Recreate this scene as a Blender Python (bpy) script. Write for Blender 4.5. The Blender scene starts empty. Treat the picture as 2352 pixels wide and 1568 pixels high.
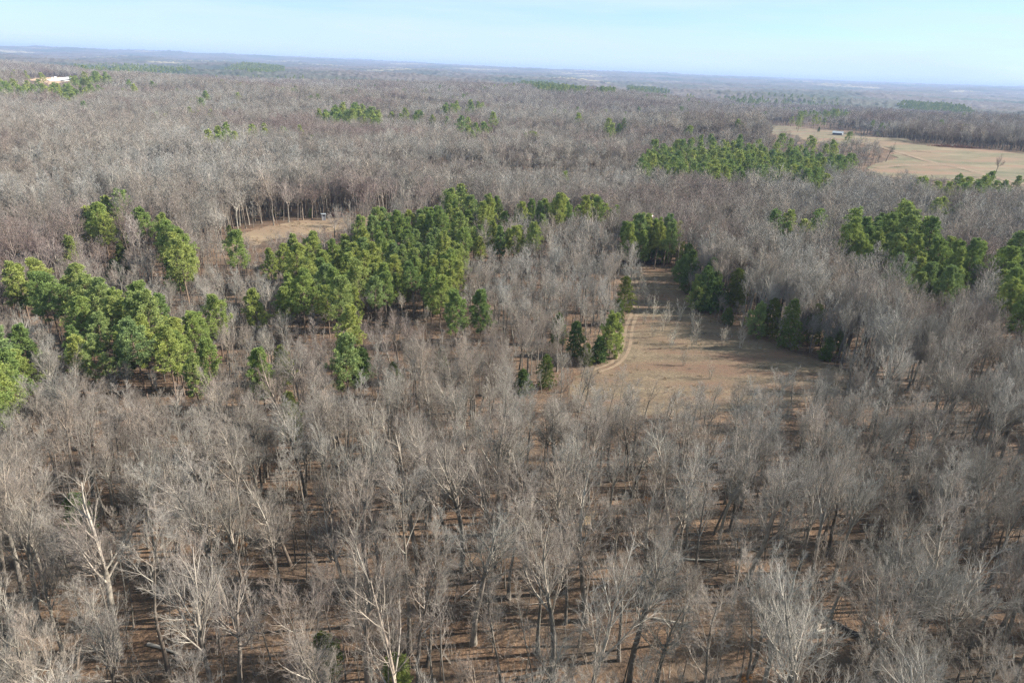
import bpy, math
import numpy as np
from mathutils import Matrix, Vector
from mathutils.geometry import delaunay_2d_cdt

# ------------------------------------------------------------------ camera, sky, sun, exposure
SC = bpy.context.scene
COL = SC.collection
H = 65.0                                   # drone height above the near ground, metres
PITCH, ROLL, FPX = math.radians(21.8), math.radians(2.36), 1568.0     # FPX: focal length for a 2352 px wide frame
fwd = np.array([0, math.cos(PITCH), -math.sin(PITCH)])
up0 = np.array([0, math.sin(PITCH), math.cos(PITCH)])
rt0 = np.array([1.0, 0, 0])
CR = rt0 * math.cos(ROLL) + up0 * math.sin(ROLL)
CU = up0 * math.cos(ROLL) - rt0 * math.sin(ROLL)
CAM = np.array([0, 0, H])
cd = bpy.data.cameras.new('camera')
cd.sensor_width, cd.lens = 36.0, 24.0
cd.clip_start, cd.clip_end = 1.0, 90000.0
cam = bpy.data.objects.new('camera', cd)
COL.objects.link(cam)
m = Matrix.Identity(4)
for i in range(3):
    m[i][0], m[i][1], m[i][2], m[i][3] = CR[i], CU[i], -fwd[i], CAM[i]
cam.matrix_world = m
SC.camera = cam

SUN_AZ, SUN_EL = math.radians(82), math.radians(31)     # azimuth clockwise from the view direction (+Y)
w = bpy.data.worlds.new('World')
SC.world = w
w.use_nodes = True
wn, wl = w.node_tree.nodes, w.node_tree.links
wn.clear()
wo = wn.new('ShaderNodeOutputWorld')
bg = wn.new('ShaderNodeBackground')
sky = wn.new('ShaderNodeTexSky')
sky.sky_type = 'NISHITA'
sky.sun_disc = False
sky.sun_elevation, sky.sun_rotation = SUN_EL, SUN_AZ
sky.altitude, sky.air_density, sky.dust_density, sky.ozone_density = 200, 1.0, 0.0, 5.0
bg.inputs['Strength'].default_value = 0.06
tint = wn.new('ShaderNodeMix'); tint.data_type = 'RGBA'; tint.blend_type = 'MULTIPLY'
tint.inputs[0].default_value = 1.0
tint.inputs[7].default_value = (0.86, 0.98, 1.12, 1)
wl.new(sky.outputs[0], tint.inputs[6])
# thin high cloud veil, the same all round the sky
wtc = wn.new('ShaderNodeTexCoord'); wmp = wn.new('ShaderNodeMapping'); wns = wn.new('ShaderNodeTexNoise'); wrp = wn.new('ShaderNodeValToRGB')
wmp.inputs['Scale'].default_value = (1.2, 2.0, 14.0)
wmp.inputs['Rotation'].default_value = (0.05, 0.03, 0.6)
wns.inputs['Scale'].default_value = 1.6; wns.inputs['Detail'].default_value = 6; wns.inputs['Roughness'].default_value = 0.55
wl.new(wtc.outputs['Generated'], wmp.inputs[0]); wl.new(wmp.outputs[0], wns.inputs['Vector']); wl.new(wns.outputs[0], wrp.inputs[0])
wrp.color_ramp.elements[0].position, wrp.color_ramp.elements[0].color = 0.36, (0.25, 0.25, 0.25, 1)
wrp.color_ramp.elements[1].position, wrp.color_ramp.elements[1].color = 0.64, (1, 1, 1, 1)
veil = wn.new('ShaderNodeMix'); veil.data_type = 'RGBA'
veil.inputs[7].default_value = (4.6, 5.75, 6.45, 1)
wl.new(wrp.outputs[0], veil.inputs[0]); wl.new(tint.outputs[2], veil.inputs[6])
wl.new(veil.outputs[2], bg.inputs['Color'])
wl.new(bg.outputs[0], wo.inputs['Surface'])

sd = bpy.data.lights.new('sun', 'SUN')
sd.energy, sd.angle, sd.color = 4.9, math.radians(0.5), (1.0, 0.945, 0.86)
sun = bpy.data.objects.new('sun', sd)
COL.objects.link(sun)
to_sun = Vector((math.cos(SUN_EL) * math.sin(SUN_AZ), math.cos(SUN_EL) * math.cos(SUN_AZ), math.sin(SUN_EL)))
sun.rotation_euler = to_sun.to_track_quat('Z', 'Y').to_euler()
sun.location = (200, 0, 200)

SC.render.engine = 'CYCLES'
vs = SC.view_settings
vs.view_transform, vs.look, vs.gamma, vs.exposure = 'Standard', 'None', 1.0, 1.45
vs.use_curve_mapping = False
cy = SC.cycles
cy.max_bounces, cy.diffuse_bounces, cy.glossy_bounces, cy.transmission_bounces = 2, 1, 1, 1
cy.transparent_max_bounces, cy.volume_bounces = 4, 0
cy.caustics_reflective = cy.caustics_refractive = False
cy.use_adaptive_sampling = False
cy.use_denoising = True
cy.denoiser = 'OPENIMAGEDENOISE'
cy.denoising_input_passes = 'RGB_ALBEDO_NORMAL'
cy.denoising_prefilter = 'NONE'
cy.sampling_pattern = 'BLUE_NOISE'
cy.sample_clamp_indirect = 4.0
SC.render.threads_mode = 'AUTO'

# ------------------------------------------------------------------ terrain height and pixel -> place
def sstep(a, b, v):
    t = np.clip((v - a) / (b - a), 0, 1)
    return t * t * (3 - 2 * t)

def T(x, y):
    x = np.asarray(x, float); y = np.asarray(y, float)
    d = np.hypot(x, y)
    amp = 0.8 + 9.5 * sstep(240, 950, d) + 9 * sstep(1200, 4000, d)
    z = amp * (0.6 * np.sin(x / 260 + 1.0) * np.cos(y / 330 + 0.4) + 0.4 * np.sin((x + 1.3 * y) / 190 + 2.0))
    z = z + 0.25 * np.sin(x / 9.0) * np.sin(y / 11.0 + 1) * sstep(30, 60, d)
    far = sstep(3500, 14000, d)
    z = z + far * (15 * np.sin(x / 2900 + y / 5200 + 0.7) + 9 * np.sin(x / 1100 - y / 1900) + 7 * np.sin(y / 700 + x / 3000))
    z = z - 16 * sstep(1050, 1500, y) * sstep(150, 600, x) * (1 - sstep(5000, 9000, d))      # the valley beyond the pasture ridge
    z = z + 14 * np.exp(-((x - 420) / 320) ** 2 - ((y - 740) / 170) ** 2)          # the pasture hill
    z = z + 15 * np.exp(-((x + 800) / 210) ** 2 - ((y - 1130) / 170) ** 2)         # the poultry-house rise
    z = z + 60 * sstep(6500, 14000, d)
    return z

def ray(px, py):
    d = fwd + CR * ((px - 1176) / FPX) - CU * ((py - 784) / FPX)
    return d / np.linalg.norm(d)

def P(px, py, h=0.0):
    """ground place below the point that stands h metres above the ground on the line of sight of the pixel (2352x1568 frame)"""
    d = ray(px, py)
    zt = h
    for _ in range(40):
        t = (zt - H) / d[2]
        p = CAM + d * t
        zt = 0.5 * zt + 0.5 * (float(T(p[0], p[1])) + h)
    return p[0], p[1]

def poly(pts, h=0.0):
    return np.array([P(a, b, h) for a, b in pts])

def project(x, y, z):
    v = np.stack([np.asarray(x, float) - CAM[0], np.asarray(y, float) - CAM[1], np.asarray(z, float) - CAM[2]], -1)
    dep = v @ fwd
    return 1176 + FPX * (v @ CR) / dep, 784 - FPX * (v @ CU) / dep, dep

def inside(pg, x, y):
    x = np.asarray(x); y = np.asarray(y)
    r = np.zeros(x.shape, bool)
    n = len(pg)
    for i in range(n):
        x0, y0 = pg[i]; x1, y1 = pg[(i + 1) % n]
        if y0 == y1: continue
        c = ((y0 > y) != (y1 > y)) & (x < (x1 - x0) * (y - y0) / (y1 - y0) + x0)
        r ^= c
    return r

# ------------------------------------------------------------------ materials
def mat(name, rough=0.9):
    mt = bpy.data.materials.new(name)
    mt.use_nodes = True
    n = mt.node_tree.nodes
    b = n['Principled BSDF']
    b.inputs['Roughness'].default_value = rough
    b.inputs['Specular IOR Level'].default_value = 0.15
    return mt, n, mt.node_tree.links, b

def ramp(n, stops):
    r = n.new('ShaderNodeValToRGB')
    e = r.color_ramp.elements
    while len(e) < len(stops): e.new(0.5)
    for el, (p, c) in zip(e, stops):
        el.position = p
        el.color = (*c, 1)
    return r

def noise(n, l, vec, scale, detail=4, rough=0.55, sy=1.0):
    t = n.new('ShaderNodeTexNoise')
    t.inputs['Scale'].default_value = scale
    t.inputs['Detail'].default_value = detail
    t.inputs['Roughness'].default_value = rough
    if vec is not None:
        if sy != 1.0:
            mp = n.new('ShaderNodeMapping')
            mp.inputs['Scale'].default_value = (1, sy, 1)
            l.new(vec, mp.inputs['Vector']); vec = mp.outputs[0]
        l.new(vec, t.inputs['Vector'])
    return t

def mix(n, l, fac, a, b, mode='MIX'):
    x = n.new('ShaderNodeMix')
    x.data_type = 'RGBA'; x.blend_type = mode
    for s, v in ((x.inputs[0], fac), (x.inputs[6], a), (x.inputs[7], b)):
        if hasattr(v, 'is_linked'): l.new(v, s)
        elif isinstance(v, tuple): s.default_value = (*v, 1)
        else: s.default_value = v
    return x.outputs[2]

def wood_mat(name, c0, c1, var=0.35, mot=1.2, stand=0.0):
    mt, n, l, b = mat(name)
    oi = n.new('ShaderNodeObjectInfo')
    tc = n.new('ShaderNodeTexCoord')
    a, c = np.array(c0), np.array(c1)
    r = ramp(n, [(0.0, tuple(a)), (0.22, tuple((a * 0.5 + c * 0.5) * (1.05, 0.97, 0.92))), (0.45, tuple((a * 0.6 + c * 0.4) * (0.96, 1.0, 1.02))), (0.7, tuple(c)), (0.85, tuple(a * (1.04, 0.985, 0.95))), (1.0, tuple(c * 0.9))])
    l.new(oi.outputs['Random'], r.inputs[0])
    t = noise(n, l, tc.outputs['Object'], mot, 3)
    v = ramp(n, [(0.3, (1 - var,) * 3), (0.7, (1 + var * 0.6,) * 3)])
    l.new(t.outputs[0], v.inputs[0])
    col = mix(n, l, 1.0, r.outputs[0], v.outputs[0], 'MULTIPLY')
    if stand:                                     # kinds of tree grow in patches
        ge = n.new('ShaderNodeNewGeometry')
        q = noise(n, l, ge.outputs['Position'], 0.0075, 5, 0.7)
        g = ramp(n, [(0.36, (1 - stand * 0.6, 1 - stand, 1 - stand)), (0.5, (1.0, 0.97, 0.92)), (0.64, (1 + stand * 0.5, 1 + stand * 0.55, 1 + stand * 0.6))])
        l.new(q.outputs[0], g.inputs[0])
        col = mix(n, l, 1.0, col, g.outputs[0], 'MULTIPLY')
    l.new(col, b.inputs['Base Color'])
    return mt

M = {}
M['bark'] = wood_mat('bark', (0.10, 0.09, 0.078), (0.28, 0.253, 0.213), 0.45, 0.8, 0.2)
M['limb'] = wood_mat('pale_limb_bark', (0.22, 0.20, 0.17), (0.42, 0.38, 0.325), 0.35, 0.6, 0.22)
M['twig'] = wood_mat('twigs', (0.20, 0.186, 0.168), (0.335, 0.315, 0.287), 0.25, 0.25, 0.4)
M['deadwood'] = wood_mat('bleached_dead_wood', (0.42, 0.37, 0.30), (0.50, 0.45, 0.36), 0.3, 2)
M['pine_bark'] = wood_mat('pine_bark', (0.16, 0.11, 0.08), (0.20, 0.15, 0.11), 0.3, 2)

def leaf_mat(name, cols, trans=0.15, nscale=0.35):
    mt, n, l, b = mat(name)
    out = [x for x in n if x.type == 'OUTPUT_MATERIAL'][0]
    n.remove(b)
    oi = n.new('ShaderNodeObjectInfo')
    tc = n.new('ShaderNodeTexCoord')
    r = ramp(n, [(i / (len(cols) - 1), c) for i, c in enumerate(cols)])
    l.new(oi.outputs['Random'], r.inputs[0])
    t = noise(n, l, tc.outputs['Object'], nscale, 3)
    v = ramp(n, [(0.3, (0.7, 0.75, 0.8)), (0.7, (1.2, 1.15, 1.0))])
    l.new(t.outputs[0], v.inputs[0])
    c = mix(n, l, 1.0, r.outputs[0], v.outputs[0], 'MULTIPLY')
    df, tr, ms = n.new('ShaderNodeBsdfDiffuse'), n.new('ShaderNodeBsdfTranslucent'), n.new('ShaderNodeMixShader')
    ms.inputs[0].default_value = trans
    l.new(c, df.inputs[0]); l.new(c, tr.inputs[0])
    l.new(df.outputs[0], ms.inputs[1]); l.new(tr.outputs[0], ms.inputs[2]); l.new(ms.outputs[0], out.inputs['Surface'])
    return mt

M['needles'] = leaf_mat('pine_needles', [(0.20, 0.275, 0.095), (0.28, 0.345, 0.105), (0.36, 0.39, 0.115), (0.225, 0.30, 0.125)])
M['cedar'] = leaf_mat('cedar_foliage', [(0.11, 0.155, 0.05), (0.16, 0.18, 0.05), (0.12, 0.18, 0.065)])
M['beech'] = leaf_mat('dead_beech_leaves', [(0.34, 0.17, 0.07), (0.38, 0.20, 0.09)])

def ground_mat(name, stops, fine=1.6, sy=1.0, big=0.045, bump=0.5, tint=None, patch=None):
    mt, n, l, b = mat(name, 0.95)
    tc = n.new('ShaderNodeTexCoord')
    o = tc.outputs['Object']
    a = noise(n, l, o, big, 5, 0.6, sy)
    f = noise(n, l, o, fine, 5, 0.75, sy)
    ad = n.new('ShaderNodeMath'); ad.operation = 'MULTIPLY_ADD'
    ad.inputs[1].default_value = 0.55
    l.new(f.outputs[0], ad.inputs[0])
    h2 = n.new('ShaderNodeMath'); h2.operation = 'MULTIPLY'; h2.inputs[1].default_value = 0.45
    l.new(a.outputs[0], h2.inputs[0]); l.new(h2.outputs[0], ad.inputs[2])
    r = ramp(n, stops)
    l.new(ad.outputs[0], r.inputs[0])
    col = r.outputs[0]
    if tint:
        t2 = noise(n, l, o, tint[0], 3, 0.6, sy)
        rr = ramp(n, [(0.45, (0, 0, 0)), (0.65, (1, 1, 1))])
        l.new(t2.outputs[0], rr.inputs[0])
        col = mix(n, l, rr.outputs[0], col, tint[1])
    if patch:
        t3 = noise(n, l, o, patch[0], 2, 0.5, patch[1])
        r3 = ramp(n, [(0.62, (0, 0, 0)), (0.66, (1, 1, 1))])
        l.new(t3.outputs[0], r3.inputs[0])
        col = mix(n, l, r3.outputs[0], col, patch[2])
    l.new(col, b.inputs['Base Color'])
    bp = n.new('ShaderNodeBump')
    bp.inputs['Strength'].default_value = bump
    bp.inputs['Distance'].default_value = 0.25
    l.new(f.outputs[0], bp.inputs['Height'])
    l.new(bp.outputs[0], b.inputs['Normal'])
    return mt

M['litter'] = ground_mat('leaf_litter', [(0.36, (0.034, 0.024, 0.018)), (0.44, (0.085, 0.055, 0.036)), (0.52, (0.148, 0.092, 0.057)), (0.61, (0.26, 0.175, 0.112))], 2.2, 1, 0.12, 1.0, tint=(0.09, (0.105, 0.078, 0.056)))
M['field'] = ground_mat('dead_grass', [(0.36, (0.06, 0.045, 0.032)), (0.44, (0.115, 0.085, 0.056)), (0.52, (0.165, 0.125, 0.08)), (0.62, (0.25, 0.195, 0.125))], 1.1, 2.6, 0.10, 1.0, (0.05, (0.145, 0.09, 0.06)))
M['clearing'] = ground_mat('tan_grass', [(0.32, (0.15, 0.105, 0.07)), (0.5, (0.225, 0.165, 0.105)), (0.68, (0.30, 0.23, 0.15))], 0.5, 2.0, 0.04, 0.6, (0.03, (0.20, 0.14, 0.092)))
M['pasture'] = ground_mat('winter_pasture', [(0.38, (0.09, 0.09, 0.05)), (0.47, (0.135, 0.123, 0.072)), (0.55, (0.18, 0.148, 0.09)), (0.63, (0.245, 0.185, 0.118))], 0.06, 3.0, 0.012, 0.3, (0.014, (0.205, 0.13, 0.085)))
M['track'] = ground_mat('worn_track', [(0.35, (0.15, 0.106, 0.07)), (0.65, (0.255, 0.188, 0.124))], 0.8, 1, 0.1, 0.5)
M['soil'] = ground_mat('bare_soil', [(0.35, (0.40, 0.25, 0.15)), (0.65, (0.55, 0.38, 0.24))], 0.2, 1, 0.03, 0.3)
M['sand'] = ground_mat('sandy_bank', [(0.35, (0.20, 0.135, 0.075)), (0.65, (0.33, 0.24, 0.135))], 2, 1, 0.2, 0.5)
M['farwood'] = ground_mat('far_canopy', [(0.38, (0.075, 0.065, 0.055)), (0.5, (0.115, 0.098, 0.085)), (0.62, (0.15, 0.13, 0.113))], 0.03, 1, 0.003, 0.0, (0.0011, (0.035, 0.06, 0.035)), (0.0007, 2.6, (0.26, 0.225, 0.15)))

def plain(name, c, rough=0.6, metal=0.0):
    mt, n, l, b = mat(name, rough)
    tc = n.new('ShaderNodeTexCoord')
    t = noise(n, l, tc.outputs['Object'], 1.3, 4)
    r = ramp(n, [(0.3, tuple(v * 0.82 for v in c)), (0.7, c)])
    l.new(t.outputs[0], r.inputs[0]); l.new(r.outputs[0], b.inputs['Base Color'])
    b.inputs['Metallic'].default_value = metal
    return mt

M['white_roof'] = plain('white_sheet_metal', (0.8, 0.8, 0.8), 0.4)
M['pale_roof'] = plain('pale_sheet_metal', (0.33, 0.36, 0.38), 0.5)
M['shade_wall'] = plain('barn_boards_in_shade', (0.07, 0.08, 0.11))  # shade on the barn walls put into their blue-grey colour
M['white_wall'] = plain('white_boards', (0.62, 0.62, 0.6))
M['grey_wall'] = plain('grey_weathered_boards', (0.28, 0.27, 0.28))
M['red_brush'] = plain('reddish_dead_brush', (0.30, 0.13, 0.08))
M['glass_dark'] = plain('dark_opening', (0.02, 0.02, 0.025))

# ------------------------------------------------------------------ mesh helpers
class MB:
    def __init__(s): s.v, s.f, s.m, s.n = [], [], [], 0
    def add(s, v, f, mi=0):
        s.v.append(np.asarray(v, float)); s.f.append(np.asarray(f, int) + s.n)
        s.m.append(np.full(len(f), mi, int)); s.n += len(v)
    def box(s, c, size, mi=0, rz=0.0):
        c = np.array(c, float); h = np.array(size, float) / 2
        v = np.array([[a, b, d] for d in (-1, 1) for b in (-1, 1) for a in (-1, 1)]) * h
        if rz:
            cs, sn = math.cos(rz), math.sin(rz)
            v = np.stack([v[:, 0] * cs - v[:, 1] * sn, v[:, 0] * sn + v[:, 1] * cs, v[:, 2]], 1)
        s.add(v + c, [[0, 2, 3, 1], [4, 5, 7, 6], [0, 1, 5, 4], [1, 3, 7, 5], [3, 2, 6, 7], [2, 0, 4, 6]], mi)
    def mesh(s, name, mats, smooth=False):
        v = np.concatenate(s.v); f = np.concatenate(s.f); mi = np.concatenate(s.m)
        me = bpy.data.meshes.new(name)
        k = f.shape[1]
        me.vertices.add(len(v)); me.vertices.foreach_set('co', v.astype(np.float32).ravel())
        me.loops.add(f.size); me.loops.foreach_set('vertex_index', f.astype(np.int32).ravel())
        me.polygons.add(len(f)); me.polygons.foreach_set('loop_start', np.arange(0, f.size, k, dtype=np.int32))
        me.polygons.foreach_set('material_index', mi.astype(np.int32))
        me.polygons.foreach_set('use_smooth', np.full(len(f), smooth))
        for x in mats: me.materials.append(x)
        me.update(calc_edges=True)
        return me

def join(*ms):
    r = MB()
    for a in ms:
        off = r.n
        for v, f, mi in zip(a.v, a.f, a.m):
            r.v.append(v); r.f.append(f + off); r.m.append(mi)
        r.n += a.n
    return r

def tubes(mb, paths, rad, k=3, mi=0):
    """paths B,P,3; rad B,P"""
    paths = np.asarray(paths, float); rad = np.asarray(rad, float)
    B, Pn, _ = paths.shape
    t = np.gradient(paths, axis=1)
    t /= np.linalg.norm(t, axis=2, keepdims=True) + 1e-9
    tm = t.mean(1)
    ref = np.where(np.abs(tm[:, 2:3]) > 0.85, np.array([[1.0, 0, 0]]), np.array([[0, 0, 1.0]]))[:, None, :]
    u = np.cross(t, np.broadcast_to(ref, t.shape)); u /= np.linalg.norm(u, axis=2, keepdims=True) + 1e-9
    v = np.cross(t, u)
    an = np.arange(k) * 2 * math.pi / k
    ring = paths[:, :, None, :] + rad[:, :, None, None] * (np.cos(an)[None, None, :, None] * u[:, :, None, :] + np.sin(an)[None, None, :, None] * v[:, :, None, :])
    idx = np.arange(B * Pn * k).reshape(B, Pn, k)
    a, b = idx[:, :-1], idx[:, 1:]
    f = np.stack([a, np.roll(a, -1, 2), np.roll(b, -1, 2), b], -1).reshape(-1, 4)
    mb.add(ring.reshape(-1, 3), f, mi)

def unit(v): return v / (np.linalg.norm(v, axis=-1, keepdims=True) + 1e-9)

def grow(R, base, d, L, n, up, wander):
    """polylines from base along d that turn upwards by `up` and wander"""
    B = len(base)
    pts = [base]; d = unit(d)
    st = (np.asarray(L) / (n - 1))[:, None]
    for i in range(n - 1):
        pts.append(pts[-1] + d * st)
        d = unit(d + np.array([0, 0, up]) + R.normal(0, wander, (B, 3)))
    return np.stack(pts, 1)

def sprout(R, paths, rads, per, t0, t1, ang, lenf, n, up, wander, rf, endtwig=True):
    """children along every parent path: returns paths, radii at base"""
    B, Pn, _ = paths.shape
    t = np.linspace(t0, t1, per)[None, :] + R.uniform(-0.5, 0.5, (B, per)) * (t1 - t0) / per
    t = np.clip(t, 0.02, 0.995)
    s = t * (Pn - 1); i = np.minimum(s.astype(int), Pn - 2); fr = (s - i)[..., None]
    bi = np.arange(B)[:, None]
    p0, p1 = paths[bi, i], paths[bi, i + 1]
    pos = p0 + (p1 - p0) * fr
    tan = unit(p1 - p0)
    az = R.uniform(0, 2 * math.pi) + np.cumsum(R.uniform(1.6, 3.2, (B, per)), 1)
    ref = np.where(np.abs(tan[..., 2:3]) > 0.85, np.array([1.0, 0, 0]), np.array([0, 0, 1.0]))
    u = unit(np.cross(tan, ref)); v = np.cross(tan, u)
    a = np.radians(R.uniform(ang[0], ang[1], (B, per)))[..., None]
    d = tan * np.cos(a) + np.sin(a) * (u * np.cos(az)[..., None] + v * np.sin(az)[..., None])
    plen = np.linalg.norm(np.diff(paths, axis=1), axis=2).sum(1)[:, None]
    L = plen * R.uniform(lenf[0], lenf[1], (B, per)) * (1.15 - 0.6 * t)
    pr = rads[bi, i] * (1 - fr[..., 0]) + rads[bi, i + 1] * fr[..., 0]
    br = pr * rf
    pp = grow(R, pos.reshape(-1, 3), d.reshape(-1, 3), L.reshape(-1), n, up, wander)
    return pp, br.reshape(-1)

def taper(r0, n, end=0.35, pw=1.0):
    return r0[:, None] * (1 - (1 - end) * np.linspace(0, 1, n)[None, :] ** pw)

# ------------------------------------------------------------------ bare hardwoods: one builder, several habits
def bare_tree(seed, Ht, habit, lod=0):
    """returns trunk, [limbs], crown as MBs (material 0 bark, 1 limb, 2 twig)"""
    R = np.random.RandomState(seed)
    trunk, crown, limbs = MB(), MB(), []
    r0 = {'oak': 0.0175, 'vase': 0.0155, 'slim': 0.0115, 'young': 0.0095, 'fork': 0.016, 'pole': 0.0072}[habit] * Ht
    if habit == 'oak':   hb, nl, la, ll, lup = 0.42, 8, (24, 52), 0.46, 0.13
    if habit == 'vase':  hb, nl, la, ll, lup = 0.46, 6, (13, 34), 0.54, 0.06
    if habit == 'fork':  hb, nl, la, ll, lup = 0.36, 3, (9, 24), 0.62, 0.04
    if habit == 'slim':  hb, nl, la, ll, lup = 0.50, 11, (22, 44), 0.29, 0.12
    if habit == 'young': hb, nl, la, ll, lup = 0.30, 9, (25, 50), 0.24, 0.12
    if habit == 'pole':  hb, nl, la, ll, lup = 0.54, 9, (20, 40), 0.18, 0.14
    lean = R.normal(0, 0.06, 3); lean[2] = 1
    single = habit in ('slim', 'young', 'pole')
    th = Ht * (0.93 if single else hb + 0.12)
    tp = grow(R, np.zeros((1, 3)), lean[None], np.array([th]), 9, 0.03, 0.04)
    tr = taper(np.array([r0]), 9, 0.10 if single else 0.62, 0.9)
    tr[:, 0] *= 1.35
    tp[:, 0, 2] -= 0.5
    tubes(trunk, tp, tr, 7 if lod == 0 else 4, 0)
    # limbs
    t0 = hb / (th / Ht)
    if single:
        lp, lr = sprout(R, tp, tr, nl, t0, 0.96, la, (ll * 0.75, ll * 1.15), 7, lup, 0.05, 0.55)
    else:
        lp, lr = sprout(R, tp, tr, nl, t0, 1.0, la, (ll * Ht / th * 0.85, ll * Ht / th * 1.1), 8, lup, 0.045, 0.55)
        # the leader
        e = tp[:, -1]; dd = tp[:, -1] - tp[:, -2]
        lp2 = grow(R, e, dd, np.array([Ht * (1 - hb - 0.12) * 0.95]), lp.shape[1], 0.03, 0.05)
        lp = np.concatenate([lp, lp2]); lr = np.append(lr, tr[0, -1] * 0.95)
    lrad = taper(lr, lp.shape[1], 0.22)
    for i in range(len(lp)):
        b = MB(); tubes(b, lp[i:i + 1], lrad[i:i + 1], 5 if lod == 0 else 3, 1); limbs.append(b)
    if single:
        lp = np.concatenate([lp, lp[-2:]]); lrad = np.concatenate([lrad, lrad[-2:]])
        top = tp[:, -4:]; 
    k = 1.0 if lod == 0 else 0.0
    # second order
    n2 = 7 if not single else 5
    p2, r2 = sprout(R, lp, lrad, n2, 0.22, 0.97, (18, 44), (0.38, 0.62), 6, 0.09, 0.065, 0.6)
    r2 = np.maximum(r2, 0.02); q2 = taper(r2, 6, 0.3)
    tubes(crown, p2, q2, 4 if lod == 0 else 3, 1)
    # third order
    n3 = {'oak': 6, 'vase': 6, 'fork': 6, 'slim': 5, 'young': 4, 'pole': 4}[habit]
    if lod: n3 = 3
    p3, r3 = sprout(R, p2, q2, n3, 0.18, 0.98, (16, 42), (0.42, 0.7), 4, 0.09, 0.08, 0.62)
    r3 = np.maximum(r3 * 0.85, 0.010 if lod == 0 else 0.024); q3 = taper(r3, 4, 0.4)
    tubes(crown, p3, q3, 3, 1 if lod == 0 else 2)
    # twigs
    n4 = 11 if lod == 0 else 7
    if habit in ('young', 'pole'): n4 = 7 if lod == 0 else 4
    p4, r4 = sprout(R, p3, q3, n4, 0.15, 0.99, (14, 40), (0.45, 0.85), 3 if lod == 0 else 2, 0.10, 0.08, 0.6)
    r4 = np.full(len(r4), 0.0058 if lod == 0 else 0.023)
    if lod == 0: r4 = r4 * R.uniform(0.8, 1.4, len(r4))
    tubes(crown, p4, taper(r4, p4.shape[1], 0.5), 3, 2)
    return trunk, limbs, crown

WOOD = [M['bark'], M['limb'], M['twig']]
HAB = ['oak', 'oak', 'oak', 'vase', 'vase', 'vase', 'fork', 'fork', 'slim', 'slim', 'slim', 'slim', 'young', 'young', 'young', 'pole', 'pole', 'pole', 'pole']
HTS = [20, 18.5, 17, 21, 19.5, 22, 20.5, 19, 22, 21, 20, 18.5, 12, 10.5, 13, 15, 13, 11.5, 16.5]
FORM = {'oak': 'broad-crowned', 'vase': 'vase-shaped', 'fork': 'low-forked', 'slim': 'slim straight', 'young': 'small bushy', 'pole': 'thin pole-like'}

class Proto: pass
protos, far_meshes = [], []
for i, (hb, ht) in enumerate(zip(HAB, HTS)):
    t, ls, c = bare_tree(100 + i, ht, hb)
    p = Proto(); p.habit, p.h = hb, ht
    p.trunk = t.mesh('trunk', WOOD, True)
    p.limbs = [x.mesh('limb', WOOD, True) for x in ls]
    p.stem = join(t, *ls).mesh('trunk', WOOD, True)
    p.crown = c.mesh('crown', WOOD, True)
    p.whole = join(t, *ls, c).mesh('bare_tree_form', WOOD, True)
    protos.append(p)
    t, ls, c = bare_tree(400 + i, ht, hb, 1)
    far_meshes.append(join(t, *ls, c).mesh('far_tree_form', WOOD, True))

# saplings and undergrowth: several thin stems from one foot
def brush(seed, Ht, stems, spread, tw):
    R = np.random.RandomState(seed)
    mb = MB()
    az = R.uniform(0, 6.28, stems)
    d = np.stack([np.cos(az) * spread, np.sin(az) * spread, np.ones(stems)], 1)
    base = np.stack([np.cos(az), np.sin(az), az * 0], 1) * R.uniform(0.02, 0.3, (stems, 1))
    L = Ht * R.uniform(0.6, 1.0, stems)
    p = grow(R, base, d, L, 6, 0.05, 0.08)
    r = taper(np.full(stems, 0.018 + 0.004 * Ht), 6, 0.3)
    tubes(mb, p, r, 3, 1)
    p2, r2 = sprout(R, p, r, 6, 0.25, 0.98, (20, 45), (0.22, 0.42), 3, 0.1, 0.1, 0.6)
    q2 = taper(np.maximum(r2, 0.012), 3, 0.5)
    tubes(mb, p2, q2, 3, 2)
    p3, r3 = sprout(R, p2, q2, tw, 0.15, 0.98, (18, 45), (0.4, 0.7), 2, 0.1, 0.1, 0.6)
    tubes(mb, p3, taper(np.full(len(p3), 0.009), 2, 0.5), 3, 2)
    return mb
brush_m = [brush(700, 3.0, 9, 0.5, 5).mesh('shrub_form', WOOD), brush(701, 2.2, 11, 0.8, 5).mesh('shrub_form', WOOD),
           brush(702, 5.5, 3, 0.16, 6).mesh('shrub_form', WOOD), brush(703, 4.0, 5, 0.3, 5).mesh('shrub_form', WOOD)]
PALE = [M['deadwood']] * 3
sap_m = [brush(710, 6.0, 6, 0.10, 8).mesh('stems', PALE), brush(711, 5.0, 8, 0.14, 8).mesh('stems', PALE), brush(712, 7.5, 5, 0.08, 9).mesh('stems', PALE)]

# ------------------------------------------------------------------ evergreens
def blades(mb, R, c, rad, n, L, wd, outward, mi=0):
    """n diamond leaf blades round each centre c (K,3)"""
    K = len(c)
    d = unit(R.normal(0, 1, (K, n, 3)) + outward[:, None, :] * 0.9 + np.array([0, 0, 0.25]))
    p = c[:, None, :] + d * (rad[:, None, None] * R.uniform(0.1, 1.0, (K, n, 1)))
    ln = R.uniform(0.7, 1.3, (K, n, 1)) * L
    s = unit(np.cross(d, R.normal(0, 1, (K, n, 3)))) * (wd * R.uniform(0.7, 1.3, (K, n, 1)))
    v = np.stack([p, p + d * ln * 0.5 + s, p + d * ln, p + d * ln * 0.5 - s], 2).reshape(-1, 3)
    mb.add(v, np.arange(len(v)).reshape(-1, 4), mi)

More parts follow.
